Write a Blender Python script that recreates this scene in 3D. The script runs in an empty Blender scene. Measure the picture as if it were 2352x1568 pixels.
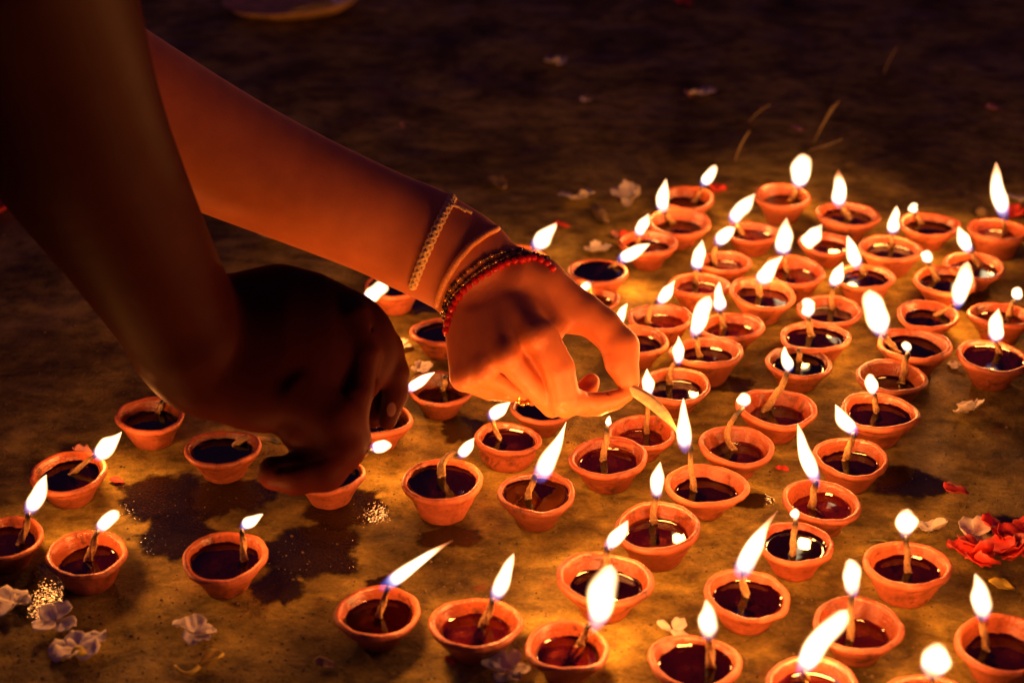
import bpy, bmesh, math, random
import numpy as np
from mathutils import Vector, noise as mnoise

random.seed(7)
rng = np.random.default_rng(7)
sc = bpy.context.scene
COL = sc.collection

# ------------------------------------------------------------------ camera, world, exposure
F, U0, V0 = 4286.0, 1176.0, 784.0          # focal length and centre in units of a 2352 px wide frame
PITCH, HCAM = math.radians(27.0), 0.63
cam_d = bpy.data.cameras.new('camera')
cam_d.sensor_width = 36.0
cam_d.lens = 36.0 * F / 2352.0
cam_d.clip_start, cam_d.clip_end = 0.02, 200.0
cam_d.dof.use_dof = True
cam_d.dof.focus_distance = 1.20
cam_d.dof.aperture_fstop = 6.3
cam = bpy.data.objects.new('camera', cam_d)
cam.location = (0, 0, HCAM)
cam.rotation_euler = (math.radians(90) - PITCH, 0, 0)
COL.objects.link(cam)
sc.camera = cam

world = bpy.data.worlds.new('World')
sc.world = world
world.use_nodes = True
bg = world.node_tree.nodes['Background']
bg.inputs['Color'].default_value = (0.80, 0.27, 1.0, 1)      # deep violet night sky
bg.inputs['Strength'].default_value = 0.046

sc.view_settings.view_transform = 'Standard'
sc.view_settings.look = 'None'
sc.view_settings.exposure = 0.0
sc.view_settings.gamma = 1.0
sc.view_settings.use_curve_mapping = False
sc.cycles.use_denoising = True
sc.cycles.max_bounces = 8
sc.cycles.transparent_max_bounces = 24
sc.cycles.sample_clamp_indirect = 4.0
sc.cycles.caustics_reflective = False
sc.cycles.caustics_refractive = False

LAMP_W = 0.125             # watts of one ordinary flame
LAMP_COL = (1.0, 0.315, 0.058)

CAM = Vector((0, 0, HCAM))
FWD = Vector((0, math.cos(PITCH), -math.sin(PITCH)))
UPV = Vector((0, math.sin(PITCH), math.cos(PITCH)))
RGT = Vector((1, 0, 0))


def ray(u, v):
    return FWD + RGT * ((u - U0) / F) - UPV * ((v - V0) / F)


def at(u, v, d):
    return CAM + ray(u, v) * d


def on_z(u, v, z):
    r = ray(u, v)
    return CAM + r * ((z - HCAM) / r.z)


def on_upright(u, v, p):
    """Point on the upright plane through p that faces the camera's ground direction."""
    r = ray(u, v)
    n = Vector((p.x - CAM.x, p.y - CAM.y, 0)).normalized()
    return CAM + r * ((p - CAM).dot(n) / r.dot(n))


def depth_of(p):
    return (p - CAM).dot(FWD)


# ------------------------------------------------------------------ materials
def new_mat(name):
    m = bpy.data.materials.new(name)
    m.use_nodes = True
    nt = m.node_tree
    return m, nt, nt.nodes, nt.links, nt.nodes['Principled BSDF']


def N(nodes, t, **kw):
    n = nodes.new(t)
    for k, v in kw.items():
        setattr(n, k, v)
    return n


def noise_tex(nodes, links, vec, scale, detail=4, rough=0.55, dist=0.0):
    n = N(nodes, 'ShaderNodeTexNoise')
    n.inputs['Scale'].default_value = scale
    n.inputs['Detail'].default_value = detail
    n.inputs['Roughness'].default_value = rough
    n.inputs['Distortion'].default_value = dist
    if vec is not None:
        links.new(vec, n.inputs['Vector'])
    return n


def ramp(nodes, links, fac, stops):
    r = N(nodes, 'ShaderNodeValToRGB')
    e = r.color_ramp.elements
    while len(e) < len(stops):
        e.new(0.5)
    for el, (p, c) in zip(e, stops):
        el.position = p
        el.color = c if len(c) == 4 else (*c, 1)
    links.new(fac, r.inputs['Fac'])
    return r


def mixc(nodes, links, fac, a, b, blend='MIX'):
    m = N(nodes, 'ShaderNodeMix', data_type='RGBA', blend_type=blend)
    for sock, val in ((m.inputs[0], fac), (m.inputs[6], a), (m.inputs[7], b)):
        if hasattr(val, 'links') or hasattr(val, 'is_linked'):
            links.new(val, sock)
        elif isinstance(val, (tuple, list)):
            sock.default_value = (*val, 1) if len(val) == 3 else val
        else:
            sock.default_value = val
    return m.outputs[2]


def mth(nodes, links, op, a, b=None, c=None, clamp=False):
    m = N(nodes, 'ShaderNodeMath', operation=op, use_clamp=clamp)
    for s, v in zip(m.inputs, (a, b, c)):
        if v is None:
            continue
        if hasattr(v, 'is_linked'):
            links.new(v, s)
        else:
            s.default_value = v
    return m.outputs[0]


def bump(nodes, links, height, strength, dist, normal=None):
    b = N(nodes, 'ShaderNodeBump')
    b.inputs['Strength'].default_value = strength
    b.inputs['Distance'].default_value = dist
    links.new(height, b.inputs['Height'])
    if normal is not None:
        links.new(normal, b.inputs['Normal'])
    return b.outputs['Normal']


def mat_ground():
    m, nt, nd, lk, bs = new_mat('stained_concrete')
    tc = N(nd, 'ShaderNodeTexCoord').outputs['Object']
    mp = N(nd, 'ShaderNodeMapping')
    mp.inputs['Scale'].default_value = (1.0, 1.35, 1.0)
    mp.inputs['Rotation'].default_value = (0, 0, math.radians(14))
    lk.new(tc, mp.inputs['Vector'])
    big = noise_tex(nd, lk, tc, 9, 6, 0.62, 0.4)
    streak = noise_tex(nd, lk, mp.outputs[0], 42, 8, 0.68, 0.25)
    fine = noise_tex(nd, lk, tc, 420, 5, 0.7)
    c1 = ramp(nd, lk, big.outputs['Fac'], [(0.30, (0.055, 0.035, 0.014)), (0.46, (0.22, 0.158, 0.036)), (0.58, (0.42, 0.32, 0.065)), (0.74, (0.55, 0.43, 0.10))])
    c2 = ramp(nd, lk, streak.outputs['Fac'], [(0.36, (0.30, 0.28, 0.30)), (0.5, (0.75, 0.75, 0.75)), (0.64, (1.2, 1.18, 1.1))])
    c = mixc(nd, lk, 0.9, c1.outputs[0], c2.outputs[0], 'MULTIPLY')
    c3 = ramp(nd, lk, fine.outputs['Fac'], [(0.30, (0.55, 0.55, 0.55)), (0.6, (1.1, 1.1, 1.1))])
    c = mixc(nd, lk, 0.7, c, c3.outputs[0], 'MULTIPLY')
    # red vermilion smears
    red = noise_tex(nd, lk, tc, 17, 5, 0.6, 0.3)
    rr = ramp(nd, lk, red.outputs['Fac'], [(0.66, (0, 0, 0)), (0.73, (1, 1, 1))])
    c = mixc(nd, lk, mth(nd, lk, 'MULTIPLY', rr.outputs[0], 0.45), c, (0.24, 0.03, 0.012))
    lk.new(c, bs.inputs['Base Color'])
    wet = noise_tex(nd, lk, tc, 13, 5, 0.6, 0.5)
    rg = ramp(nd, lk, wet.outputs['Fac'], [(0.36, (0.38,) * 3), (0.58, (0.72,) * 3)])
    lk.new(rg.outputs[0], bs.inputs['Roughness'])
    bs.inputs['Specular IOR Level'].default_value = 0.08
    n1 = bump(nd, lk, streak.outputs['Fac'], 0.5, 0.004)
    n2 = bump(nd, lk, fine.outputs['Fac'], 0.7, 0.0014, n1)
    lk.new(n2, bs.inputs['Normal'])
    return m


def mat_wet(name='oil_soaked_concrete', grit=0.00032):
    m, nt, nd, lk, bs = new_mat(name)
    tc = N(nd, 'ShaderNodeTexCoord').outputs['Object']
    big = noise_tex(nd, lk, tc, 30, 5, 0.6)
    c1 = ramp(nd, lk, big.outputs['Fac'], [(0.3, (0.008, 0.005, 0.002)), (0.7, (0.024, 0.014, 0.004))])
    lk.new(c1.outputs[0], bs.inputs['Base Color'])
    bs.inputs['Roughness'].default_value = 0.05
    bs.inputs['IOR'].default_value = 1.47
    grain = noise_tex(nd, lk, tc, 560, 1, 0.5)
    soft = noise_tex(nd, lk, tc, 110, 3, 0.5)
    n1 = bump(nd, lk, soft.outputs['Fac'], 0.10, 0.0006)
    n2 = bump(nd, lk, grain.outputs['Fac'], 0.75, grit, n1)
    lk.new(n2, bs.inputs['Normal'])
    # the oil soaks away at the rim of each stain: uv.x is 1 in the middle, 0 at the rim
    uv = N(nd, 'ShaderNodeUVMap')
    sp = N(nd, 'ShaderNodeSeparateXYZ')
    lk.new(uv.outputs[0], sp.inputs[0])
    geo = N(nd, 'ShaderNodeNewGeometry').outputs['Position']
    e1 = noise_tex(nd, lk, geo, 70, 6, 0.65)
    ed = mth(nd, lk, 'ADD', sp.outputs[0], mth(nd, lk, 'MULTIPLY_ADD', e1.outputs['Fac'], 1.1, -0.55))
    mr = N(nd, 'ShaderNodeMapRange', interpolation_type='SMOOTHSTEP')
    mr.inputs['From Min'].default_value, mr.inputs['From Max'].default_value = 0.15, 0.55
    mr.inputs['To Max'].default_value = 0.93
    lk.new(ed, mr.inputs['Value'])
    lk.new(mr.outputs[0], bs.inputs['Alpha'])
    return m


def mat_clay(name, base, dark):
    m, nt, nd, lk, bs = new_mat(name)
    tc = N(nd, 'ShaderNodeTexCoord').outputs['Object']
    oi = N(nd, 'ShaderNodeObjectInfo').outputs['Random']
    ofs = N(nd, 'ShaderNodeVectorMath', operation='ADD')
    lk.new(tc, ofs.inputs[0])
    cmb = N(nd, 'ShaderNodeCombineXYZ')
    lk.new(mth(nd, lk, 'MULTIPLY', oi, 37.0), cmb.inputs[0])
    lk.new(cmb.outputs[0], ofs.inputs[1])
    vec = ofs.outputs[0]
    n1 = noise_tex(nd, lk, vec, 45, 5, 0.6, 0.3)
    n2 = noise_tex(nd, lk, vec, 420, 4, 0.65)
    c = ramp(nd, lk, n1.outputs['Fac'], [(0.32, dark), (0.6, base), (0.8, tuple(min(1, x * 1.2) for x in base))])
    g = ramp(nd, lk, n2.outputs['Fac'], [(0.3, (0.7,) * 3), (0.65, (1.08,) * 3)])
    col = mixc(nd, lk, 0.8, c.outputs[0], g.outputs[0], 'MULTIPLY')
    # every bowl fired a little differently
    v = N(nd, 'ShaderNodeMapRange')
    v.inputs['To Min'].default_value, v.inputs['To Max'].default_value = 0.55, 1.22
    lk.new(oi, v.inputs['Value'])
    col = mixc(nd, lk, 1.0, col, v.outputs[0], 'MULTIPLY')
    # spilled oil soaked in patches
    so = noise_tex(nd, lk, vec, 22, 3, 0.5, 0.8)
    sr = ramp(nd, lk, so.outputs['Fac'], [(0.58, (0,) * 3), (0.63, (1,) * 3)])
    col = mixc(nd, lk, mth(nd, lk, 'MULTIPLY', sr.outputs[0], 0.55), col, tuple(x * 0.42 for x in base))
    # soot and finger dirt
    ds = noise_tex(nd, lk, vec, 75, 5, 0.7, 0.5)
    dr = ramp(nd, lk, ds.outputs['Fac'], [(0.54, (0,) * 3), (0.68, (1,) * 3)])
    col = mixc(nd, lk, mth(nd, lk, 'MULTIPLY', dr.outputs[0], 0.8), col, (0.05, 0.022, 0.014))
    # the inside is soaked with oil: uv.x is 1 there
    uvn = N(nd, 'ShaderNodeUVMap')
    usp = N(nd, 'ShaderNodeSeparateXYZ')
    lk.new(uvn.outputs[0], usp.inputs[0])
    soak = mth(nd, lk, 'MULTIPLY', usp.outputs[0], mth(nd, lk, 'MULTIPLY_ADD', n1.outputs['Fac'], 1.0, 0.35), clamp=True)
    col = mixc(nd, lk, soak, col, mixc(nd, lk, 1.0, col, (0.50, 0.42, 0.36), 'MULTIPLY'))
    lk.new(col, bs.inputs['Base Color'])
    rg = mixc(nd, lk, sr.outputs[0], (0.52,) * 3, (0.20,) * 3)
    rg = mixc(nd, lk, soak, rg, (0.20,) * 3)
    lk.new(rg, bs.inputs['Roughness'])
    bs.inputs['Specular IOR Level'].default_value = 0.4
    mp = N(nd, 'ShaderNodeMapping')
    mp.inputs['Scale'].default_value = (30, 30, 520)
    lk.new(vec, mp.inputs['Vector'])
    rings = noise_tex(nd, lk, mp.outputs[0], 1.0, 2, 0.5)
    b0 = bump(nd, lk, rings.outputs['Fac'], 0.35, 0.0010)
    b1 = bump(nd, lk, n1.outputs['Fac'], 0.55, 0.0022, b0)
    b2 = bump(nd, lk, n2.outputs['Fac'], 0.6, 0.0007, b1)
    lk.new(b2, bs.inputs['Normal'])
    return m


def mat_oil(name, tint):
    m, nt, nd, lk, bs = new_mat(name)
    nd.remove(bs)
    out = nd['Material Output']
    tr = N(nd, 'ShaderNodeBsdfTransparent')
    tr.inputs['Color'].default_value = (*tint, 1)
    gl = N(nd, 'ShaderNodeBsdfGlossy')
    gl.inputs['Roughness'].default_value = 0.035
    gl.inputs['Color'].default_value = (1, 1, 1, 1)
    fr = N(nd, 'ShaderNodeFresnel')
    fr.inputs['IOR'].default_value = 1.47
    tc = N(nd, 'ShaderNodeTexCoord').outputs['Object']
    nz = noise_tex(nd, lk, tc, 60, 2, 0.5)
    nb = bump(nd, lk, nz.outputs['Fac'], 0.12, 0.002)
    lk.new(nb, gl.inputs['Normal'])
    lk.new(nb, fr.inputs['Normal'])
    mx = N(nd, 'ShaderNodeMixShader')
    lk.new(fr.outputs[0], mx.inputs[0])
    lk.new(tr.outputs[0], mx.inputs[1])
    lk.new(gl.outputs[0], mx.inputs[2])
    lk.new(mx.outputs[0], out.inputs['Surface'])
    return m


def mat_wick():
    m, nt, nd, lk, bs = new_mat('cotton_wick')
    uv = N(nd, 'ShaderNodeUVMap')
    sp = N(nd, 'ShaderNodeSeparateXYZ')
    lk.new(uv.outputs[0], sp.inputs[0])
    tc = N(nd, 'ShaderNodeTexCoord').outputs['Object']
    nz = noise_tex(nd, lk, tc, 900, 3, 0.6)
    c = ramp(nd, lk, nz.outputs['Fac'], [(0.3, (0.20, 0.105, 0.035)), (0.7, (0.52, 0.33, 0.14))])
    ch = ramp(nd, lk, sp.outputs[1], [(0.66, (0,) * 3), (0.88, (1,) * 3)])
    col = mixc(nd, lk, ch.outputs[0], c.outputs[0], (0.008, 0.006, 0.006))
    lk.new(col, bs.inputs['Base Color'])
    bs.inputs['Roughness'].default_value = 0.5
    bs.inputs['Subsurface Weight'].default_value = 0.15
    bs.inputs['Subsurface Radius'].default_value = (0.004, 0.002, 0.001)
    lk.new(bump(nd, lk, nz.outputs['Fac'], 0.5, 0.0006), bs.inputs['Normal'])
    return m


def mat_flame():
    """Glowing gas: adds light, hides nothing. uv.y runs from the wick to the tip, uv.x is how red the tail is."""
    m, nt, nd, lk, bs = new_mat('flame')
    nd.remove(bs)
    out = nd['Material Output']
    uv = N(nd, 'ShaderNodeUVMap')
    sp = N(nd, 'ShaderNodeSeparateXYZ')
    lk.new(uv.outputs[0], sp.inputs[0])
    tail, t = sp.outputs[0], sp.outputs[1]
    lw = N(nd, 'ShaderNodeLayerWeight')
    lw.inputs['Blend'].default_value = 0.5
    thick = mth(nd, lk, 'SUBTRACT', 1.0, lw.outputs['Facing'])          # thin gas at the rim of the flame
    core = N(nd, 'ShaderNodeMapRange', interpolation_type='SMOOTHSTEP')
    core.inputs['From Min'].default_value, core.inputs['From Max'].default_value = 0.0, 0.95
    lk.new(thick, core.inputs['Value'])
    col = mixc(nd, lk, core.outputs[0], (1.0, 0.36, 0.04), (1.0, 0.80, 0.46))
    tip = N(nd, 'ShaderNodeMapRange', interpolation_type='SMOOTHSTEP')
    tip.inputs['From Min'].default_value, tip.inputs['From Max'].default_value = 0.55, 0.95
    lk.new(t, tip.inputs['Value'])
    tipf = mth(nd, lk, 'MULTIPLY', tip.outputs[0], tail)
    col = mixc(nd, lk, tipf, col, (1.0, 0.22, 0.04))
    base = N(nd, 'ShaderNodeMapRange', interpolation_type='SMOOTHSTEP')
    base.inputs['From Min'].default_value, base.inputs['From Max'].default_value = 0.09, 0.33
    lk.new(t, base.inputs['Value'])
    blue = mixc(nd, lk, core.outputs[0], (0.03, 0.08, 0.8), (0.06, 0.10, 0.55))
    col = mixc(nd, lk, base.outputs[0], blue, col)
    s = mth(nd, lk, 'MULTIPLY_ADD', mth(nd, lk, 'POWER', core.outputs[0], 2.3), 3.4, 0.06)
    s = mth(nd, lk, 'MULTIPLY', s, mth(nd, lk, 'MULTIPLY_ADD', base.outputs[0], 0.93, 0.07))
    s = mth(nd, lk, 'MULTIPLY', s, mth(nd, lk, 'MULTIPLY_ADD', tipf, -0.93, 1.0))
    em = N(nd, 'ShaderNodeEmission')
    lk.new(col, em.inputs['Color'])
    lk.new(s, em.inputs['Strength'])
    tr = N(nd, 'ShaderNodeBsdfTransparent')
    ad = N(nd, 'ShaderNodeAddShader')
    lk.new(em.outputs[0], ad.inputs[0])
    lk.new(tr.outputs[0], ad.inputs[1])
    lk.new(ad.outputs[0], out.inputs['Surface'])
    m.cycles.emission_sampling = 'NONE'      # the lamp inside each flame does the lighting
    return m


def mat_skin(name, base, dark, sheen=0.35, spec=0.35):
    m, nt, nd, lk, bs = new_mat(name)
    tc = N(nd, 'ShaderNodeTexCoord').outputs['Object']
    n1 = noise_tex(nd, lk, tc, 38, 4, 0.6)
    n2 = noise_tex(nd, lk, tc, 650, 3, 0.6)
    vo = N(nd, 'ShaderNodeTexVoronoi', feature='DISTANCE_TO_EDGE')
    vo.inputs['Scale'].default_value = 620
    lk.new(tc, vo.inputs['Vector'])
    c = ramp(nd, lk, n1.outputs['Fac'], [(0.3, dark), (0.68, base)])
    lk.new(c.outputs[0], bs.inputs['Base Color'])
    bs.inputs['Roughness'].default_value = 0.5
    bs.inputs['Specular IOR Level'].default_value = spec
    bs.inputs['Subsurface Weight'].default_value = 0.28
    bs.inputs['Subsurface Radius'].default_value = (1.0, 0.32, 0.16)
    bs.inputs['Subsurface Scale'].default_value = 0.0045
    bs.inputs['Sheen Weight'].default_value = sheen
    bs.inputs['Sheen Roughness'].default_value = 0.3
    b1 = bump(nd, lk, n2.outputs['Fac'], 0.22, 0.0006)
    b2 = bump(nd, lk, vo.outputs['Distance'], 0.25, 0.0004, b1)
    lk.new(b2, bs.inputs['Normal'])
    return m


def mat_simple(name, col, rough=0.5, var=0.25, scale=120, transl=0.0, spec=0.4, metal=0.0, bmp=0.25):
    m, nt, nd, lk, bs = new_mat(name)
    tc = N(nd, 'ShaderNodeTexCoord').outputs['Object']
    n1 = noise_tex(nd, lk, tc, scale, 4, 0.6)
    c = ramp(nd, lk, n1.outputs['Fac'], [(0.3, tuple(x * (1 - var) for x in col)), (0.7, tuple(min(1, x * (1 + var)) for x in col))])
    lk.new(c.outputs[0], bs.inputs['Base Color'])
    bs.inputs['Roughness'].default_value = rough
    bs.inputs['Specular IOR Level'].default_value = spec
    bs.inputs['Metallic'].default_value = metal
    lk.new(bump(nd, lk, n1.outputs['Fac'], bmp, 0.001), bs.inputs['Normal'])
    if transl:
        out = nd['Material Output']
        tl = N(nd, 'ShaderNodeBsdfTranslucent')
        lk.new(c.outputs[0], tl.inputs['Color'])
        mx = N(nd, 'ShaderNodeMixShader')
        mx.inputs[0].default_value = transl
        lk.new(bs.outputs[0], mx.inputs[1])
        lk.new(tl.outputs[0], mx.inputs[2])
        lk.new(mx.outputs[0], out.inputs['Surface'])
    return m


M_GROUND = mat_ground()
M_WET = mat_wet()
M_WET_ROUGH = mat_wet('oil_on_rough_concrete', 0.0007)
M_CLAY = mat_clay('terracotta', (0.54, 0.150, 0.062), (0.37, 0.092, 0.036))
M_CLAY_RED = mat_clay('red_terracotta', (0.52, 0.125, 0.048), (0.34, 0.07, 0.026))
M_OIL_DARK = mat_oil('dark_oil', (0.24, 0.09, 0.018))
M_OIL_AMBER = mat_oil('amber_oil', (0.55, 0.24, 0.08))
M_WICK = mat_wick()
M_FLAME = mat_flame()
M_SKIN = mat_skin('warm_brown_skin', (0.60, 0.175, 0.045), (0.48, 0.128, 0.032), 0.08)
M_SKIN_SHADED = mat_skin('shaded_brown_skin', (0.046, 0.0085, 0.006), (0.036, 0.006, 0.0045), 0.0, 0.03)  # shade on the near arm is put into its skin colour
M_NAIL = mat_simple('fingernail', (0.16, 0.06, 0.035), 0.25, 0.1, 60)
M_THREAD = mat_simple('cotton_thread', (0.80, 0.48, 0.17), 0.75, 0.35, 900)
M_CORD = mat_simple('orange_cord', (0.80, 0.30, 0.07), 0.6, 0.3, 700)
M_GOLD = mat_simple('gold', (0.85, 0.55, 0.16), 0.25, 0.1, 200, metal=1.0)
M_RED_BEAD = mat_simple('red_glass_bead', (0.80, 0.022, 0.012), 0.12, 0.1, 200, spec=0.7, transl=0.35)
M_BLACK_BEAD = mat_simple('black_bead', (0.05, 0.022, 0.01), 0.16, 0.2, 300, spec=0.7)
M_WHITE_PETAL = mat_simple('white_petal', (0.86, 0.80, 0.68), 0.55, 0.08, 150, transl=0.3)
M_PINK_PETAL = mat_simple('pink_petal', (0.66, 0.30, 0.27), 0.55, 0.25, 150, transl=0.3)
M_RED_PETAL = mat_simple('red_petal', (0.82, 0.075, 0.045), 0.5, 0.35, 90, transl=0.25)
M_YELLOW_PETAL = mat_simple('yellow_petal', (0.80, 0.66, 0.08), 0.5, 0.2, 120, transl=0.3)
M_GREEN = mat_simple('green_stem', (0.20, 0.20, 0.03), 0.5, 0.2, 120)
M_STRAW = mat_simple('dry_straw', (0.16, 0.115, 0.05), 0.7, 0.3, 150)
M_STICK = mat_simple('dry_stick', (0.60, 0.40, 0.19), 0.65, 0.25, 260)
M_COTTON = mat_simple('cotton', (0.55, 0.42, 0.25), 0.8, 0.25, 400)
M_LEAF_PLATE = mat_simple('dry_leaf_plate', (0.55, 0.34, 0.09), 0.6, 0.4, 60)


# ------------------------------------------------------------------ object helpers
def mesh_obj(name, verts, faces, mat, parent=None, smooth=True, uvs=None, local=None):
    me = bpy.data.meshes.new(name)
    if local is not None:
        verts = [Vector(v) - local for v in verts]
    me.from_pydata([tuple(v) for v in verts], [], faces)
    if uvs is not None:
        ul = me.uv_layers.new(name='UVMap')
        li = np.empty(len(me.loops), dtype=np.int32)
        me.loops.foreach_get('vertex_index', li)
        ul.data.foreach_set('uv', np.asarray(uvs, dtype=np.float32)[li].ravel())
    me.polygons.foreach_set('use_smooth', [smooth] * len(me.polygons))
    me.materials.append(mat)
    o = bpy.data.objects.new(name, me)
    COL.objects.link(o)
    if parent is not None:
        o.parent = parent
    return o


def tag(o, label, cat, group=None):
    o['label'] = label
    o['category'] = cat
    if group:
        o['group'] = group
    return o


def empty(name, loc):
    e = bpy.data.objects.new(name, None)
    e.location = loc
    e.empty_display_size = 0.01
    COL.objects.link(e)
    return e


def frame_of(d):
    d = d.normalized()
    a = Vector((0, 0, 1)) if abs(d.z) < 0.9 else Vector((1, 0, 0))
    x = d.cross(a).normalized()
    return x, d.cross(x).normalized()


def tube(path, radii, n=10, lobes=0, lobe_amp=0.0, twist=0.0, cap=True):
    """Sweep a (lobed) circle along path; uv.y runs along it."""
    vs, fs, uv = [], [], []
    m = len(path)
    x = None
    for i, p in enumerate(path):
        d = (path[min(i + 1, m - 1)] - path[max(i - 1, 0)])
        if d.length < 1e-9:
            d = Vector((0, 0, 1))
        d.normalize()
        if x is None:
            x, y = frame_of(d)
        else:
            x = (x - d * x.dot(d)).normalized()
            y = d.cross(x)
        for k in range(n):
            a = 2 * math.pi * k / n
            r = radii[i] * (1 + lobe_amp * math.cos(lobes * a + twist * i))
            vs.append(p + x * (r * math.cos(a)) + y * (r * math.sin(a)))
            uv.append((k / n, i / (m - 1)))
    for i in range(m - 1):
        for k in range(n):
            k2 = (k + 1) % n
            fs.append((i * n + k, i * n + k2, (i + 1) * n + k2, (i + 1) * n + k))
    if cap:
        fs.append(tuple(range(n - 1, -1, -1)))
        fs.append(tuple((m - 1) * n + k for k in range(n)))
    return vs, fs, uv


def bez(p0, p1, p2, n):
    out = []
    for i in range(n):
        t = i / (n - 1)
        out.append(p0 * ((1 - t) ** 2) + p1 * (2 * t * (1 - t)) + p2 * (t * t))
    return out


# ------------------------------------------------------------------ ground
g = mesh_obj('ground', [(-25, -20, 0), (25, -20, 0), (25, 40, 0), (-25, 40, 0)], [(0, 1, 2, 3)], M_GROUND)
g['kind'] = 'structure'


# ------------------------------------------------------------------ oil lamps
def wob(th, P):
    w = 1 + P['a2'] * math.cos(2 * th + P['p2']) + P['a3'] * math.cos(3 * th + P['p3']) + P['a5'] * math.cos(5 * th + P['p5'])
    if P['spout']:
        dth = (th - P['spa'] + math.pi) % (2 * math.pi) - math.pi
        w += P['spout'] * math.exp(-(dth / 0.32) ** 2)
    return w


def cup_mesh(R, H, P):
    n = 56
    prof = [(0.0, 0.0), (0.40, 0.0), (P['rb'] - 0.03, 0.0), (P['rb'], 0.03), (P['rb'] + 0.05, 0.16), (P['rb'] + 0.14, 0.36),
            (0.80, 0.56), (0.885, 0.70), (P['neck'], 0.775), (0.975, 0.82), (1.0, 0.885), (0.995, 0.945), (0.965, 0.985), (0.925, 1.0),
            (0.885, 0.985), (0.855, 0.94), (0.825, 0.86), (0.74, 0.64), (0.63, 0.42), (0.50, 0.26), (0.30, 0.19), (0.0, 0.17)]
    vs, fs, uv = [], [], []
    seed = Vector((P['seed'], P['seed'] * 0.37, 0))
    for j, (r, z) in enumerate(prof):
        for k in range(n):
            th = 2 * math.pi * k / n
            f = z if z > 0 else 0
            w = 1 + (wob(th, P) - 1) * (0.35 + 0.65 * f)
            zz = z * (1 + f * (P['t1'] * math.cos(th + P['q1']) + P['t2'] * math.cos(2 * th + P['q2'])))
            q = Vector((math.cos(th) * 1.3, math.sin(th) * 1.3, z * 1.5)) + seed
            nn = mnoise.noise(q * 1.6) * 0.034 + mnoise.noise(q * 4.5) * 0.014
            rr = r * w * (1 + (nn if r > 0.3 else 0))
            lip = 0.035 * mnoise.noise(q * 2.2) if z > 0.8 else 0
            vs.append((R * rr * math.cos(th), R * rr * math.sin(th), H * (zz + lip) if z > 0 else 0.0))
            uv.append((min(1.0, max(0.0, (j - 12) / 3.0)), z))
    for j in range(len(prof) - 1):
        for k in range(n):
            k2 = (k + 1) % n
            fs.append((j * n + k, j * n + k2, (j + 1) * n + k2, (j + 1) * n + k))
    return vs, fs, uv


def inner_r(z):
    tab = [(0.17, 0.0), (0.19, 0.30), (0.26, 0.50), (0.42, 0.63), (0.64, 0.74), (0.86, 0.825), (1.0, 0.9)]
    for (z0, r0), (z1, r1) in zip(tab, tab[1:]):
        if z <= z1:
            return r0 + (r1 - r0) * (z - z0) / (z1 - z0)
    return 0.9


def oil_mesh(R, H, P, fill):
    n = 44
    rr = (0.3, 0.6, 0.80, 0.88, 0.92, 0.955, 0.985, 1.02)
    up = (0, 0, 0, 0.00003, 0.00014, 0.0004, 0.0009, 0.0016)          # the oil climbs the wall
    vs, fs = [(0, 0, H * fill)], []
    ri = inner_r(fill) + 0.02
    for f, dz in zip(rr, up):
        for k in range(n):
            th = 2 * math.pi * k / n
            r = R * ri * (1 + (wob(th, P) - 1) * (0.35 + 0.65 * fill)) * f
            vs.append((r * math.cos(th), r * math.sin(th), H * fill + dz))
    for k in range(n):
        fs.append((0, 1 + k, 1 + (k + 1) % n))
    for j in range(len(rr) - 1):
        for k in range(n):
            k2 = (k + 1) % n
            a, b = 1 + j * n, 1 + (j + 1) * n
            fs.append((a + k, b + k, b + k2, a + k2))
    return vs, fs


PROF = {
    'drop': lambda t: (t ** 0.5) * ((1 - t) ** 0.85) / 0.412,
    'fat': lambda t: (t ** 0.62) * ((1 - t) ** 0.5) / 0.462,
    'ball': lambda t: 2 * math.sqrt(max(t * (1 - t), 0)),
    'long': lambda t: (t ** 0.42) * ((1 - t) ** 1.25) / 0.386,
}


def flame_mesh(p0, p1, wid, kind, bend, tail, side):
    d = p1 - p0
    L = d.length
    ctrl = (p0 + p1) / 2 + side * bend
    m, n = 22, 18
    path = bez(p0, ctrl, p1, m)
    f = PROF[kind]
    sd = random.uniform(0, 99)
    vs, fs, uv = [], [], []
    x, y = frame_of(d)
    for i, p in enumerate(path):
        t = i / (m - 1)
        r = max(wid * 0.5 * f(t) * (1 + 0.22 * mnoise.noise(Vector((sd, t * 2.6, 0)))), 0.00008)
        p = p + side * (wid * 0.22 * t * mnoise.noise(Vector((sd, t * 2.2, 5)))) + FWD * (wid * 0.2 * t * mnoise.noise(Vector((sd, t * 2.2, 9))))
        dd = (path[min(i + 1, m - 1)] - path[max(i - 1, 0)]).normalized()
        xx = (x - dd * x.dot(dd)).normalized()
        yy = dd.cross(xx)
        for k in range(n):
            a = 2 * math.pi * k / n
            rk = r * (1 + 0.16 * mnoise.noise(Vector((sd + 1.2 * math.cos(a), 1.2 * math.sin(a), t * 2.5))))
            vs.append(p + xx * (rk * math.cos(a)) + yy * (rk * math.sin(a)))
            uv.append((max(tail, 0.4), t))
    for i in range(m - 1):
        for k in range(n):
            k2 = (k + 1) % n
            fs.append((i * n + k, i * n + k2, (i + 1) * n + k2, (i + 1) * n + k))
    return vs, fs, uv


LAMPS_GROUP = 'small clay oil lamps set out on the ground'


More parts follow.
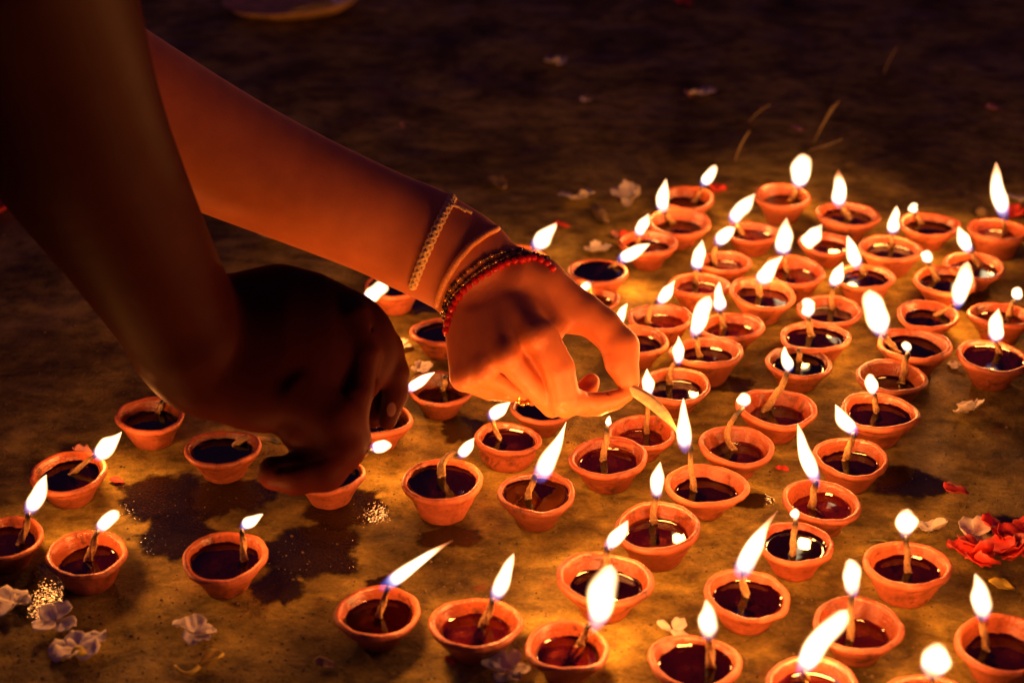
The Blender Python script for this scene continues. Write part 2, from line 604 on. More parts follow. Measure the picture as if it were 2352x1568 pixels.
def lamp(u, v, w, label, wick=None, flame=None, oil='d', fill=None, spout=0.0, spa=0.0, h=0.43, red=False, power=1.0, rb=None):
    """u, v, w: centre and width of the rim in the photograph. wick: pixels from the oil to the wick's end.
    flame: (base u, v, tip u, v, width, kind, bend, tail)."""
    H = 0.019
    for _ in range(4):
        c = on_z(u, v, H)
        D = w * depth_of(c) / F
        H = D * h
    R = D / 2
    if h == 0.43:
        h = random.uniform(0.39, 0.47)
        H = D * h
    if not spout and random.random() < 0.35:
        spout, spa = random.uniform(0.04, 0.10), random.uniform(0, 6.3)
    root = empty('oil_lamp', (c.x, c.y, 0))
    root.rotation_euler.z = 0
    tag(root, label, 'oil lamp', LAMPS_GROUP)
    r = random
    P = dict(a2=r.uniform(0.005, 0.055), p2=r.uniform(0, 6.3), a3=r.uniform(0, 0.032), p3=r.uniform(0, 6.3), a5=r.uniform(0, 0.008), p5=r.uniform(0, 6.3),
             t1=r.uniform(0.01, 0.085), q1=r.uniform(0, 6.3), t2=r.uniform(0, 0.035), q2=r.uniform(0, 6.3), rb=rb or r.uniform(0.47, 0.60), neck=r.uniform(0.895, 0.935),
             seed=r.uniform(0, 90), spout=spout, spa=spa)
    vs, fs, uv = cup_mesh(R, H, P)
    mesh_obj('bowl', vs, fs, M_CLAY_RED if red else M_CLAY, root, uvs=uv)
    if fill is None:
        fill = r.uniform(0.76, 0.88) if oil == 'd' else r.uniform(0.54, 0.66)
    vs, fs = oil_mesh(R, H, P, fill)
    mesh_obj('oil', vs, fs, M_OIL_DARK if oil == 'd' else M_OIL_AMBER, root)
    org = Vector((c.x, c.y, 0))
    if wick:
        zo = H * fill
        b = on_z(*wick[0], zo)
        rel = Vector((b.x - c.x, b.y - c.y, 0))                      # keep the foot of the wick inside the bowl
        lim = R * inner_r(fill) * 0.92
        if rel.length > lim:
            rel *= lim / rel.length
        b = Vector((c.x + rel.x, c.y + rel.y, zo - 0.0008))
        pts = [b] + [on_upright(q[0], q[1], b) for q in wick[1:]]
        if len(pts) == 2:
            mid = (pts[0] + pts[1]) / 2 + Vector((r.uniform(-0.0016, 0.0016), 0, r.uniform(-0.001, 0.001)))
        else:
            mid = pts[1] * 2 - (pts[0] + pts[2]) / 2
        path = bez(pts[0], mid, pts[-1], 14)
        lead = Vector((-rel.x * 0.5 + r.uniform(-0.005, 0.005), -rel.y * 0.5 + r.uniform(-0.005, 0.002), -0.004))
        path = [pts[0] + lead] + path                                 # the rest of the wick lies under the oil
        rw = R * random.uniform(0.062, 0.082)
        rad = [rw * 1.25] + [rw * (1.25 - 0.45 * (i / 13) ** 0.8 + 0.10 * r.uniform(-1, 1)) for i in range(14)]
        rad[-1] = rw * 0.45
        vs, fs, uv = tube([p - org for p in path], rad, 14, 3, 0.32, 0.75)
        mesh_obj('wick', vs, fs, M_WICK, root, uvs=uv)
        tipw = pts[-1]
    else:
        tipw = Vector((c.x, c.y, H * 1.2))
    if flame:
        fu, fv, tu, tv, fw, kind, bend, tail = flame
        p0 = on_upright(fu, fv, tipw)
        p1 = on_upright(tu, tv, tipw)
        sc_ = depth_of(p0) / F
        d = (p1 - p0)
        p0 = p0 - d * (0.05 if kind == 'ball' else 0.13)
        side = RGT.copy()
        if abs(tu - fu) > abs(tv - fv):
            side = Vector((0, 0, 1))
        vs, fs, uv = flame_mesh(p0 - org, p1 - org, fw * 0.93 * sc_, kind, bend * sc_, tail, side)
        mesh_obj('flame', vs, fs, M_FLAME, root, uvs=uv)
        ld = bpy.data.lights.new('flame_light', 'POINT')
        area = fw * d.length / sc_ / 2600.0
        ld.energy = LAMP_W * power * (0.35 + 0.65 * min(area, 1.8))
        ld.color = LAMP_COL
        ld.shadow_soft_size = 0.0045
        lo = bpy.data.objects.new('flame_light', ld)
        lo.location = p0 + d * 0.45 - org
        lo.parent = root
        COL.objects.link(lo)
    return root


L = lamp
# far rows, from the back
L(1574, 450, 137, 'clay lamp at the very back with a small upright flame beside a red petal', [(1607, 456), (1612, 428)], (1613, 424, 1643, 380, 29, 'fat', 4, 0), 'd', 0.55)
L(1561, 506, 142, 'clay lamp with an oval flame on its left rim, touching the hindmost lamp', [(1545, 508), (1526, 484)], (1521, 483, 1528, 411, 35, 'drop', -2, .2), 'd', 0.6)
L(1488, 556, 139, 'red clay lamp with a red petal against its left side', [(1464, 566), (1465, 538)], (1464, 537, 1487, 491, 30, 'drop', 4, .2), 'd', 0.6, red=True)
L(1374, 622, 142, 'brim-full dark lamp whose flame leans right, nearest to the red bangle', [(1405, 612), (1428, 597)], (1425, 598, 1493, 560, 34, 'drop', 3, .1), 'd', 0.84)
L(1366, 680, 116, 'small lamp half hidden behind the thumb with a short flame', [(1366, 668), (1358, 646)], (1356, 650, 1326, 674, 22, 'drop', 2, 0), 'a')
L(1663, 602, 122, 'lamp with a thick bent wick and a sideways flame, in front of a pink bowl', [(1640, 602), (1640, 580), (1648, 556)], (1647, 560, 1690, 522, 34, 'drop', 8, .2), 'a', 0.6, red=True)
L(1728, 528, 126, 'brightly lit pinkish bowl whose tall flame leans off its left rim', [(1700, 532), (1684, 508)], (1684, 507, 1732, 446, 40, 'drop', -4, 0), 'a', 0.6, red=True)
L(1798, 447, 130, 'tall deep lamp at the back with the broadest flame of the far row', [(1822, 456), (1836, 428)], (1834, 428, 1848, 353, 56, 'fat', -3, 0), 'd', 0.62, h=0.5, power=1.2)
L(1946, 493, 139, 'back-row lamp with a red-tipped flame standing in dark oil', [(1952, 500), (1929, 468)], (1928, 470, 1928, 389, 40, 'drop', 0, .95), 'd', 0.72)
L(2136, 511, 137, 'back-row lamp with a tiny ball flame and a long wick lying across it', [(2112, 508), (2100, 487)], (2098, 489, 2098, 466, 23, 'ball', 0, 0), 'd', 0.66)
L(2046, 567, 145, 'lamp with a flame mirrored twice in its oil, in the third row from the back', [(2050, 560), (2051, 532)], (2051, 533, 2061, 473, 32, 'drop', -4, 0), 'd', 0.66)
L(2293, 528, 142, 'lamp with the tallest thin curved flame, beside the red flower at the right edge', [(2312, 534), (2308, 494)], (2308, 494, 2289, 373, 42, 'drop', -14, .7), 'a', 0.55, power=1.1)
L(2239, 602, 138, 'dim lamp with a flame leaning left over its back rim near the right edge', [(2252, 604), (2228, 574)], (2227, 575, 2199, 520, 34, 'drop', -4, 0), 'd', 0.66)
L(2173, 636, 149, 'dark filled lamp with a round ball flame on its left side', [(2152, 640), (2132, 600)], (2130, 603, 2130, 574, 30, 'ball', 0, 0), 'd', 0.68)
L(1988, 633, 138, 'shallow lamp full of glinting oil with a flame leaning left', [(1988, 628), (1970, 608)], (1969, 611, 1948, 541, 37, 'drop', -3, .1), 'd', 0.72)
L(1906, 704, 145, 'lamp with a stubby orange wick standing above a bright mirrored flame', [(1914, 702), (1913, 652)], (1912, 653, 1932, 602, 38, 'drop', 3, 0), 'd', 0.6, red=True)
L(1824, 620, 146, 'thick-rimmed pinkish lamp with a pointed teardrop flame', [(1807, 622), (1800, 578)], (1798, 579, 1807, 500, 47, 'drop', 0, .55), 'a', 0.6, red=True)
L(1899, 553, 130, 'lamp with a plump flame leaning right over its left rim, behind the teardrop flame', [(1862, 572), (1846, 560)], (1845, 564, 1892, 516, 42, 'drop', 5, .4), 'a', red=True)
L(1752, 674, 149, 'lamp with a pinched corner and a flame blown to the right', [(1744, 678), (1744, 655), (1752, 640)], (1751, 648, 1796, 588, 40, 'drop', -10, .2), 'd', 0.72, spout=0.10, spa=2.3)
L(1606, 650, 140, 'lamp with a wick on its back rim and a ragged mirrored flame', [(1594, 636), (1597, 610)], (1598, 615, 1611, 551, 35, 'drop', 3, 0), 'a', 0.62, red=True)
L(1518, 726, 146, 'wide lamp with a curled wick on its left and a bright crescent mirrored in it', [(1490, 740), (1492, 712), (1516, 690)], (1513, 694, 1553, 645, 31, 'drop', 2, 0), 'a', 0.6, red=True)
L(1679, 742, 155, 'bright red lamp with a narrow upright flame in a shallow pool of oil', [(1660, 746), (1654, 710)], (1653, 711, 1653, 647, 32, 'drop', 0, 0), 'a', 0.55, red=True)
L(1623, 808, 163, 'lamp with a tall flame leaning right, hiding the bowl behind it', [(1608, 818), (1598, 768)], (1596, 768, 1629, 679, 47, 'fat', -4, 0), 'd', 0.62, power=1.1)
L(1551, 880, 165, 'lamp close to the thumb with a curved wick and a candle-like mirrored flame', [(1540, 880), (1540, 850), (1559, 830)], (1558, 832, 1560, 771, 30, 'drop', 0, 0), 'd', 0.62)
L(1474, 985, 160, 'amber lamp right under the held stick, its flame behind the stick', [(1486, 994), (1491, 905)], (1491, 906, 1487, 846, 32, 'drop', -2, 0), 'a', 0.5, red=True)
L(1466, 781, 142, 'lamp behind the bent thumb joint, its flame showing above the thumb', [(1424, 780), (1416, 744)], (1415, 744, 1440, 696, 29, 'drop', 2, 0), 'd', 0.66)
L(1874, 765, 158, 'dark filled lamp with a round flame, right behind the unlit lamp', [(1864, 768), (1858, 726)], (1858, 727, 1853, 684, 39, 'ball', 0, 0), 'd', 0.76)
L(1836, 824, 158, 'unlit lamp with a crumpled cotton wick between two burning lamps', [(1836, 830), (1834, 800)], None, 'd', 0.7)
L(1784, 930, 187, 'large amber lamp with a long slanting wick rising to its back rim', [(1752, 934), (1790, 895), (1812, 848)], (1812, 850, 1801, 795, 30, 'drop', 0, 0), 'a', 0.5, red=True)
L(1692, 1021, 175, 'amber lamp with an S-curved wick ending in a ball flame', [(1686, 1030), (1672, 985), (1710, 936)], (1710, 934, 1707, 902, 36, 'ball', 0, 0), 'a', 0.55)
L(2131, 714, 144, 'lamp with a big upright flame over its right rim, in the fifth row', [(2150, 722), (2194, 700)], (2198, 702, 2224, 600, 46, 'fat', 2, .6), 'd', 0.6, red=True, power=1.1)
L(2100, 791, 165, 'lamp with the largest flame of the middle rows, rising off its left corner', [(2060, 806), (2030, 766)], (2027, 768, 2003, 664, 64, 'fat', -8, .45), 'd', 0.72, power=1.2, spout=0.06, spa=3.3)
L(2048, 857, 162, 'empty-looking lamp with a tiny ball flame on a thin upright wick', [(2084, 872), (2086, 808)], (2084, 808, 2082, 783, 24, 'ball', 0, 0), 'd', 0.45)
L(2021, 944, 180, 'lamp with a rounded flame leaning left and a glinting ring mirrored in its oil', [(2012, 946), (2008, 900)], (2007, 903, 1993, 858, 36, 'fat', -2, 0), 'd', 0.72)
L(2281, 817, 166, 'dark brim-full lamp standing alone by the right edge of the middle rows', [(2297, 812), (2288, 778)], (2287, 780, 2294, 708, 43, 'drop', -3, .1), 'd', 0.8)
L(2301, 724, 146, 'lamp with a ball flame on a thick orange wick, at the right edge', [(2318, 726), (2330, 688)], (2336, 689, 2337, 658, 29, 'ball', 0, 0), 'a', 0.6, red=True)
# behind and below the arms
L(796, 765, 140, 'lamp hidden behind the dark fist, only its wide flame showing', [(836, 748), (842, 694)], (838, 692, 892, 652, 44, 'fat', 6, 0), 'd', power=2.4)
L(905, 655, 140, 'unlit lamp tucked under the bangled forearm', None, None, 'd')
L(1015, 752, 146, 'unlit lamp under the bangled wrist', None, None, 'd', 0.72)
L(1010, 890, 152, 'unlit amber lamp under the little finger with a clump of wick', [(1022, 884), (1024, 862)], None, 'a', 0.5)
L(868, 960, 166, 'lamp half hidden by the dark fist with a slanting flame over its right rim', [(918, 944), (940, 894)], (938, 895, 999, 855, 26, 'drop', 2, 0), 'd', 0.5)
L(756, 1085, 166, 'lamp under the dark thumb with a flame lying on its side', [(800, 1072), (854, 1030)], (850, 1028, 901, 1022, 32, 'ball', 0, 0), 'd')
L(1244, 934, 146, 'unlit lamp under the fist of the bangled hand', None, None, 'd', 0.72)
L(1188, 592, 136, 'lamp hidden behind the wrist, its flame curling up past the bangles', [(1215, 590), (1230, 566)], (1226, 568, 1276, 512, 42, 'drop', 8, .5), 'd')
# left part
L(346, 951, 163, 'unlit lamp by the dark wrist with oil half way up', [(366, 944), (374, 920)], None, 'd', 0.6)
L(510, 1026, 170, 'unlit lamp under the heel of the dark hand, its wick hanging over the right rim', [(540, 1020), (582, 1004), (644, 1018)], None, 'd', 0.72)
L(157, 1079, 180, 'lamp by a pink petal with a curled flame at its right rim', [(160, 1086), (224, 1040)], (220, 1046, 279, 988, 44, 'drop', -10, .3), 'd', 0.72)
L(8, 1226, 182, 'lamp cut off by the left edge', [(46, 1246), (68, 1176)], (66, 1172, 110, 1090, 42, 'drop', 6, .1), 'd', 0.66)
L(200, 1270, 186, 'lamp with a raised right rim, to the right of the lamp at the left edge', [(204, 1284), (214, 1250), (226, 1216)], (226, 1214, 274, 1174, 38, 'fat', 4, 0), 'd', 0.6)
L(515, 1278, 196, 'lamp standing alone between the oil stains left of the centre', [(560, 1286), (555, 1214)], (557, 1211, 604, 1180, 28, 'drop', 4, 0), 'd', 0.78)
# middle
L(1166, 1003, 152, 'small thick-walled lamp just below the ring finger', [(1148, 1008), (1128, 956)], (1126, 958, 1173, 921, 34, 'drop', -2, 0), 'd', 0.72, rb=.72)
L(1016, 1098, 184, 'dark lamp with an oil-streaked front and a small flame leaning right', [(1014, 1090), (1024, 1052), (1060, 1040)], (1056, 1046, 1090, 1005, 29, 'drop', 2, 0), 'd', 0.88, h=.52)
L(1232, 1133, 180, 'dark brim-full lamp with a long pointed flame reaching up to the hand', [(1212, 1144), (1232, 1088)], (1238, 1092, 1295, 968, 54, 'long', 12, .1), 'd', 0.84, power=1.1)
L(1398, 1040, 187, 'amber lamp below the pinching fingertips with a spark of a flame', [(1384, 1054), (1395, 976)], (1396, 976, 1400, 954, 17, 'drop', 0, 0), 'a', 0.62, red=True)
L(1622, 1106, 186, 'lamp being lit by the held stick, with a narrow blue-footed flame', [(1594, 1124), (1586, 1018)], (1574, 1028, 1571, 914, 36, 'drop', -4, 0), 'd', 0.6)
L(1510, 1207, 206, 'lamp with loose cotton floating in it and an upright flame', [(1500, 1186), (1508, 1132)], (1508, 1136, 1514, 1060, 38, 'drop', 0, 0), 'a', 0.6, red=True)
L(1389, 1326, 218, 'widest shallow lamp, behind the biggest flame, with a chipped back rim', [(1390, 1310), (1398, 1254)], (1396, 1254, 1444, 1194, 38, 'drop', 4, 0), 'd', 0.62)
# near row
L(1302, 1479, 197, 'front-row lamp with the biggest flame of all', [(1335, 1478), (1354, 1432)], (1368, 1436, 1402, 1296, 76, 'fat', -4, .3), 'a', 0.6, power=1.3)
L(1090, 1427, 207, 'front-row lamp with a clean leaf-shaped flame, next to the one with the biggest flame', [(1110, 1432), (1134, 1372)], (1136, 1370, 1182, 1271, 42, 'drop', 6, 0), 'a', 0.6)
L(868, 1399, 202, 'leftmost front-row lamp with a long thin flame trailing to the right', [(870, 1416), (894, 1344)], (890, 1342, 1040, 1240, 38, 'long', 6, .95), 'd', 0.7, rb=.48)
L(1955, 1046, 173, 'lamp with a flame curling up to the left, in the right-hand column', [(1940, 1054), (1962, 992)], (1964, 990, 1916, 928, 42, 'drop', -14, .1), 'd', 0.62)
L(1888, 1146, 184, 'lamp with a tall thin flame curving up to the left', [(1864, 1164), (1873, 1102)], (1876, 1102, 1835, 972, 40, 'drop', -14, .55), 'a', 0.62)
L(1827, 1246, 178, 'brim-full brown lamp with a bead-sized flame on an upright wick', [(1820, 1274), (1827, 1190)], (1827, 1193, 1827, 1167, 24, 'ball', 0, 0), 'd', 0.76, red=True)
L(1717, 1359, 195, 'dark full lamp with a flame drawn out into a curling orange tail', [(1714, 1366), (1708, 1306)], (1706, 1312, 1785, 1172, 52, 'long', -14, .9), 'd', 0.76)
L(2085, 1291, 204, 'pale well-lit lamp with a heart-shaped flame, left of the red flower', [(2086, 1312), (2081, 1230)], (2078, 1228, 2084, 1168, 54, 'fat', 0, 0), 'd', 0.6, rb=.6)
L(1971, 1429, 209, 'lamp with a long straight wick and an oblong flame', [(1954, 1466), (1956, 1360)], (1960, 1364, 1951, 1283, 50, 'fat', 0, 0), 'a', 0.5)
L(1597, 1511, 217, 'dark lamp at the bottom with an upright flame, just below a white petal', [(1634, 1528), (1628, 1446)], (1627, 1460, 1626, 1376, 50, 'drop', 0, 0), 'd', 0.72)
L(1866, 1564, 216, 'lamp cut off by the bottom edge with a big slanting flame', [(1850, 1560), (1846, 1526)], (1842, 1536, 1942, 1400, 66, 'fat', -6, .3), 'a', 0.6, power=1.2)
L(2128, 1614, 214, 'lamp at the bottom edge of which little but a broad flame shows', [(2140, 1612), (2142, 1536)], (2140, 1550, 2164, 1476, 78, 'fat', 0, .2), 'd', 0.7, power=1.2)
L(2304, 1476, 220, 'lamp in the bottom right corner with a flame shaped like a leaf', [(2266, 1490), (2250, 1404)], (2256, 1416, 2244, 1316, 52, 'drop', 6, .1), 'd', 0.6)


# ------------------------------------------------------------------ arms and hands: one smooth surface each
def smin(a, b, k):
    h = np.maximum(k - np.abs(a - b), 0) / k
    return np.minimum(a, b) - h * h * k * 0.25


class Body:
    """A distance field in view-aligned units (u, v, w): w = depth from the plane d0, in the same unit as u and v."""

    def __init__(self, d0, xs, ys, zs):
        self.d0, self.xs, self.ys, self.zs = d0, xs, ys, zs
        self.f = np.full((len(xs), len(ys), len(zs)), 400.0, dtype=np.float32)

    def cone(self, a, b, ra, rb, k=20, flat=1.0, cut=False):
        """Tapered capsule from a to b; flat > 1 makes it thinner along the line of sight."""
        a, b = np.array(a, float), np.array(b, float)
        R = max(ra, rb) + k + 30
        lo, hi = np.minimum(a, b) - R, np.maximum(a, b) + R
        ix = [slice(max(np.searchsorted(ax, l) - 1, 0), np.searchsorted(ax, h) + 1) for ax, l, h in zip((self.xs, self.ys, self.zs), lo, hi)]
        X, Y, Z = self.xs[ix[0]][:, None, None], self.ys[ix[1]][None, :, None], self.zs[ix[2]][None, None, :]
        if X.size == 0 or Y.size == 0 or Z.size == 0:
            return
        s = np.array([1, 1, flat])
        A, B = a * s, b * s
        ba = B - A
        L2 = max((ba ** 2).sum(), 1e-6)
        px, py, pz = X - A[0], Y - A[1], Z * flat - A[2]
        t = np.clip((px * ba[0] + py * ba[1] + pz * ba[2]) / L2, 0, 1)
        d = np.sqrt((px - ba[0] * t) ** 2 + (py - ba[1] * t) ** 2 + (pz - ba[2] * t) ** 2) - (ra + (rb - ra) * t)
        sub = self.f[tuple(ix)]
        if cut:
            self.f[tuple(ix)] = -smin(-sub, d, k)
        else:
            self.f[tuple(ix)] = smin(sub, d, k)

    def chain(self, pts, k=20, flat=1.0):
        for p, q in zip(pts, pts[1:]):
            self.cone(p[:3], q[:3], p[3], q[3], k, flat)

    def limb(self, pts, k=20, flat=1.0, n=6):
        """chain() along a smooth curve through pts."""
        P = np.array(pts, float)
        Q = np.vstack([2 * P[0] - P[1], P, 2 * P[-1] - P[-2]])
        out = []
        for i in range(1, len(Q) - 2):
            for j in range(n):
                t = j / n
                out.append(0.5 * (2 * Q[i] + (Q[i + 1] - Q[i - 1]) * t + (2 * Q[i - 1] - 5 * Q[i] + 4 * Q[i + 1] - Q[i + 2]) * t * t + (3 * Q[i] - Q[i - 1] - 3 * Q[i + 1] + Q[i + 2]) * t ** 3))
        out.append(P[-1])
        self.chain(out, k, flat)

    def surface(self):
        f, xs, ys, zs = self.f, self.xs, self.ys, self.zs
        ins = f < 0
        nx, ny, nz = f.shape
        P = np.zeros((nx - 1, ny - 1, nz - 1, 3), dtype=np.float32)
        cnt = np.zeros((nx - 1, ny - 1, nz - 1), dtype=np.float32)
        ax = (xs, ys, zs)
        sl = lambda o, n: slice(o, n - 1 + o)
        for axis in range(3):
            oth = [i for i in range(3) if i != axis]
            for o1 in (0, 1):
                for o2 in (0, 1):
                    o = [0, 0, 0]
                    o[oth[0]], o[oth[1]] = o1, o2
                    i0 = tuple(sl(o[i], f.shape[i]) for i in range(3))
                    o[axis] = 1
                    i1 = tuple(sl(o[i], f.shape[i]) for i in range(3))
                    f0, f1 = f[i0], f[i1]
                    cr = ins[i0] != ins[i1]
                    idx = np.nonzero(cr)
                    t = f0[idx] / (f0[idx] - f1[idx])
                    for i in range(3):
                        if i == axis:
                            val = ax[i][idx[i]] * (1 - t) + ax[i][idx[i] + 1] * t
                        else:
                            val = ax[i][idx[i] + (o1 if i == oth[0] else o2)]
                        P[idx[0], idx[1], idx[2], i] += val
                    cnt[idx] += 1
        act = cnt > 0
        ids = np.full(cnt.shape, -1, dtype=np.int64)
        ids[act] = np.arange(act.sum())
        V = P[act] / cnt[act][:, None]
        quads = []
        for axis in range(3):
            o1, o2 = [i for i in range(3) if i != axis]
            a = [slice(1, n - 1) for n in f.shape]
            b = [slice(1, n - 1) for n in f.shape]
            a[axis], b[axis] = slice(0, f.shape[axis] - 1), slice(1, f.shape[axis])
            s0, s1 = ins[tuple(a)], ins[tuple(b)]
            for flip, cond in ((False, s0 & ~s1), (True, ~s0 & s1)):
                idx = list(np.nonzero(cond))
                idx[o1] = idx[o1] + 1
                idx[o2] = idx[o2] + 1
                def cell(d1, d2):
                    j = list(idx)
                    j[o1] = j[o1] - d1
                    j[o2] = j[o2] - d2
                    return ids[tuple(j)]
                q = np.stack([cell(0, 0), cell(1, 0), cell(1, 1), cell(0, 1)], 1)
                if flip != (axis == 1):
                    q = q[:, ::-1]
                quads.append(q)
        Q = np.concatenate(quads)
        # light smoothing
        for lam in (0.5, 0.5, 0.5, 0.5, 0.5):
            acc = np.zeros_like(V)
            c = np.zeros(len(V))
            for i in range(4):
                a_, b_ = Q[:, i], Q[:, (i + 1) % 4]
                np.add.at(acc, a_, V[b_])
                np.add.at(acc, b_, V[a_])
                np.add.at(c, a_, 1)
                np.add.at(c, b_, 1)
            V = V + lam * (acc / np.maximum(c, 1)[:, None] - V)
        return V, Q

    def pt(self, p):
        return at(p[0], p[1], self.d0 * (1 + p[2] / F))

    def world(self, V):
        d = self.d0 * (1 + V[:, 2] / F)
        x = (V[:, 0] - U0) / F * d
        yu = -(V[:, 1] - V0) / F * d
        out = np.zeros((len(V), 3))
        out[:, 0] = x
        out[:, 1] = FWD.y * d + UPV.y * yu
        out[:, 2] = HCAM + FWD.z * d + UPV.z * yu
        return out

    def hit(self, u, v, front=True):
        """w where the line of sight through (u, v) meets the surface; None if it misses."""
        i = min(max(np.searchsorted(self.xs, u) - 1, 0), len(self.xs) - 2)
        j = min(max(np.searchsorted(self.ys, v) - 1, 0), len(self.ys) - 2)
        a = (u - self.xs[i]) / (self.xs[i + 1] - self.xs[i])
        b = (v - self.ys[j]) / (self.ys[j + 1] - self.ys[j])
        col = (self.f[i, j] * (1 - a) * (1 - b) + self.f[i + 1, j] * a * (1 - b) + self.f[i, j + 1] * (1 - a) * b + self.f[i + 1, j + 1] * a * b)
        k = np.nonzero(col < 0)[0]
        if len(k) == 0:
            return None
        n = k[0] if front else k[-1]
        m = n - 1 if front else n + 1
        if m < 0 or m >= len(col):
            return self.zs[n]
        t = col[m] / (col[m] - col[n])
        return self.zs[m] + (self.zs[n] - self.zs[m]) * t


def body_object(B, mat, label):
    V, Q = B.surface()
    W = B.world(V)
    c = W.mean(0)
    me = bpy.data.meshes.new('person')
    me.from_pydata((W - c).tolist(), [], Q.tolist())
    me.polygons.foreach_set('use_smooth', [True] * len(me.polygons))
    me.materials.append(mat)
    o = bpy.data.objects.new('person', me)
    o.location = c
    COL.objects.link(o)
    tag(o, label, 'person')
    return o, Vector(c)


def axis(parts):
    out = []
    for a, b, s in parts:
        out.append(np.arange(a, b, s, dtype=np.float32))
    return np.concatenate(out)


# --- right-hand arm: bangled forearm, hand pinching a stick
RH = Body(1.19, axis([(-420, 860, 8), (860, 1500, 4)]), axis([(-330, 420, 8), (420, 1000, 4)]), axis([(-600, -180, 8), (-180, 190, 4), (190, 300, 8)]))
RH.limb([(-380, -80, -380, 205), (0, 92, -250, 192), (255, 225, -150, 166), (572, 380, -50, 131), (888, 518, 28, 111), (985, 562, 38, 107), (1090, 622, 36, 104)], 30, 1.12)
# palm and metacarpals (the back of the hand faces up and to the camera, the palm down and away)
for mx, my, mz, mr in ((1066, 864, -62, 29), (1108, 846, -88, 32), (1160, 812, -104, 34), (1226, 766, -92, 37)):
    RH.cone((1112 + (mx - 1140) * 0.35, 668, 34), (mx, my, mz), 76, mr, 30, 1.2)
RH.cone((1120, 690, 44), (1170, 800, 0), 90, 70, 30, 1.4)
RH.cone((1078, 720, 24), (1064, 860, -30), 48, 30, 24)
# knuckles and tendons
for (mx, my, mz, mr), (wx, wy) in (((1064, 868, -66, 27), (1085, 730)), ((1105, 852, -94, 30), (1112, 725)), ((1160, 818, -112, 32), (1140, 715)), ((1230, 772, -100, 34), (1176, 700))):
    RH.cone((mx, my, mz), (mx + 2, my + 2, mz), mr, mr, 18)
    RH.cone((wx, wy, -52), (mx, my, mz - 18), 11, 13, 30)
RH.cone((1168, 770, -30), (1236, 800, -26), 34, 34, 30)
RH.cone((1206, 800, -58), (1266, 900, -34), 34, 28, 12)
# fingers
RH.chain([(1064, 870, -62, 27), (1122, 899, -16, 20), (1176, 905, 18, 18), (1150, 905, 70, 16)], 5)                      # little
RH.chain([(1106, 856, -84, 29), (1165, 890, -36, 23), (1222, 910, 2, 21), (1195, 905, 66, 18)], 5)                     # ring
RH.chain([(1164, 820, -104, 32), (1217, 884, -70, 28), (1268, 934, -26, 25), (1314, 926, 30, 23), (1352, 886, 48, 23), (1358, 876, 48, 20)], 5)   # middle
RH.chain([(1242, 772, -90, 41), (1282, 846, -78, 38), (1298, 916, -56, 35), (1345, 928, -14, 28), (1372, 928, -4, 27), (1412, 918, 6, 23), (1440, 907, 10, 16)], 6)   # index
RH.cone((1296, 926, -54), (1298, 928, -54), 33, 33, 10)
# thumb
RH.chain([(1190, 640, 20, 72), (1240, 650, 26, 56), (1345, 722, 30, 42), (1385, 750, 30, 39), (1425, 796, 26, 40), (1428, 834, 24, 35), (1442, 868, 22, 24), (1452, 886, 20, 12)], 20)
RH.cone((1170, 690, 40), (1300, 728, 34), 66, 36, 30)
RH.cone((1225, 690, 30), (1262, 756, -20), 44, 36, 34)
# furrows between the fingers and over the knuckles
for a_, b_ in (((1088, 874, -100), (1160, 912, -40)), ((1136, 850, -128), (1216, 922, -50)), ((1204, 812, -144), (1264, 942, -78))):
    RH.cone(a_, b_, 8, 7, 8, cut=True)
for q in ((1283, 948), (1306, 950)):
    RH.cone((q[0] - 10, q[1] - 16, -86), (q[0] + 8, q[1] - 4, -84), 3.5, 3.5, 5, cut=True)
# creases on the inside of the thumb joint
for cu, cv in ((1392, 812), (1396, 828), (1402, 842)):
    RH.cone((cu - 12, cv + 3, 6), (cu + 12, cv - 5, -18), 3.0, 2.0, 6, cut=True)
for q in ((1344, 928, -44), (1352, 928, -40), (1398, 920, -18)):
    RH.cone((q[0] - 3, q[1] - 22, q[2] + 6), (q[0] + 3, q[1] + 20, q[2] + 6), 2.4, 2.4, 4, cut=True)
for q in ((1176, 903, -4), (1222, 908, -22)):
    RH.cone((q[0] - 2, q[1] - 16, q[2]), (q[0] + 3, q[1] + 14, q[2]), 2.4, 2.4, 4, cut=True)
right_arm, rc = body_object(RH, M_SKIN, 'bare forearm and hand with red bangles and threads at the wrist, pinching a pale stick')

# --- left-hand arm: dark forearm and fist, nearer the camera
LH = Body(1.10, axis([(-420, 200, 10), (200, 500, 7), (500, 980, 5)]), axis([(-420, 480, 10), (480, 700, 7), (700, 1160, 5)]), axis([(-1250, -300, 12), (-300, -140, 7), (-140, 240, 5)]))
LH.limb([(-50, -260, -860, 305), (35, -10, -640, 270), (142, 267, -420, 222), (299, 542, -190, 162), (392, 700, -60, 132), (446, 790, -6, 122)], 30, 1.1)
LH.chain([(440, 790, 0, 122), (540, 800, 10, 150), (640, 790, 16, 172), (740, 800, 20, 150), (800, 800, 24, 110)], 50, 1.75)
LH.cone((470, 850, 0), (620, 880, 0), 106, 98, 40, 1.3)
LH.cone((600, 890, 10), (760, 880, 10), 96, 84, 40, 1.4)
LH.chain([(806, 735, -6, 54), (838, 812, -26, 38), (824, 900, -40, 34), (816, 960, -34, 30), (832, 1010, -14, 22)], 9)          # finger seen edge on
LH.chain([(840, 748, 34, 48), (884, 800, 44, 42), (906, 856, 48, 34), (908, 906, 52, 29), (890, 966, 50, 22)], 8)          # next one, beyond it
LH.chain([(830, 760, 100, 46), (880, 830, 120, 38), (880, 900, 122, 32), (860, 960, 100, 24)], 8)
LH.chain([(690, 900, -10, 92), (770, 960, -30, 64), (788, 1030, -34, 50), (745, 1078, -24, 50), (680, 1090, -12, 46), (630, 1086, -4, 40)], 12, 1.1)   # curled under the palm
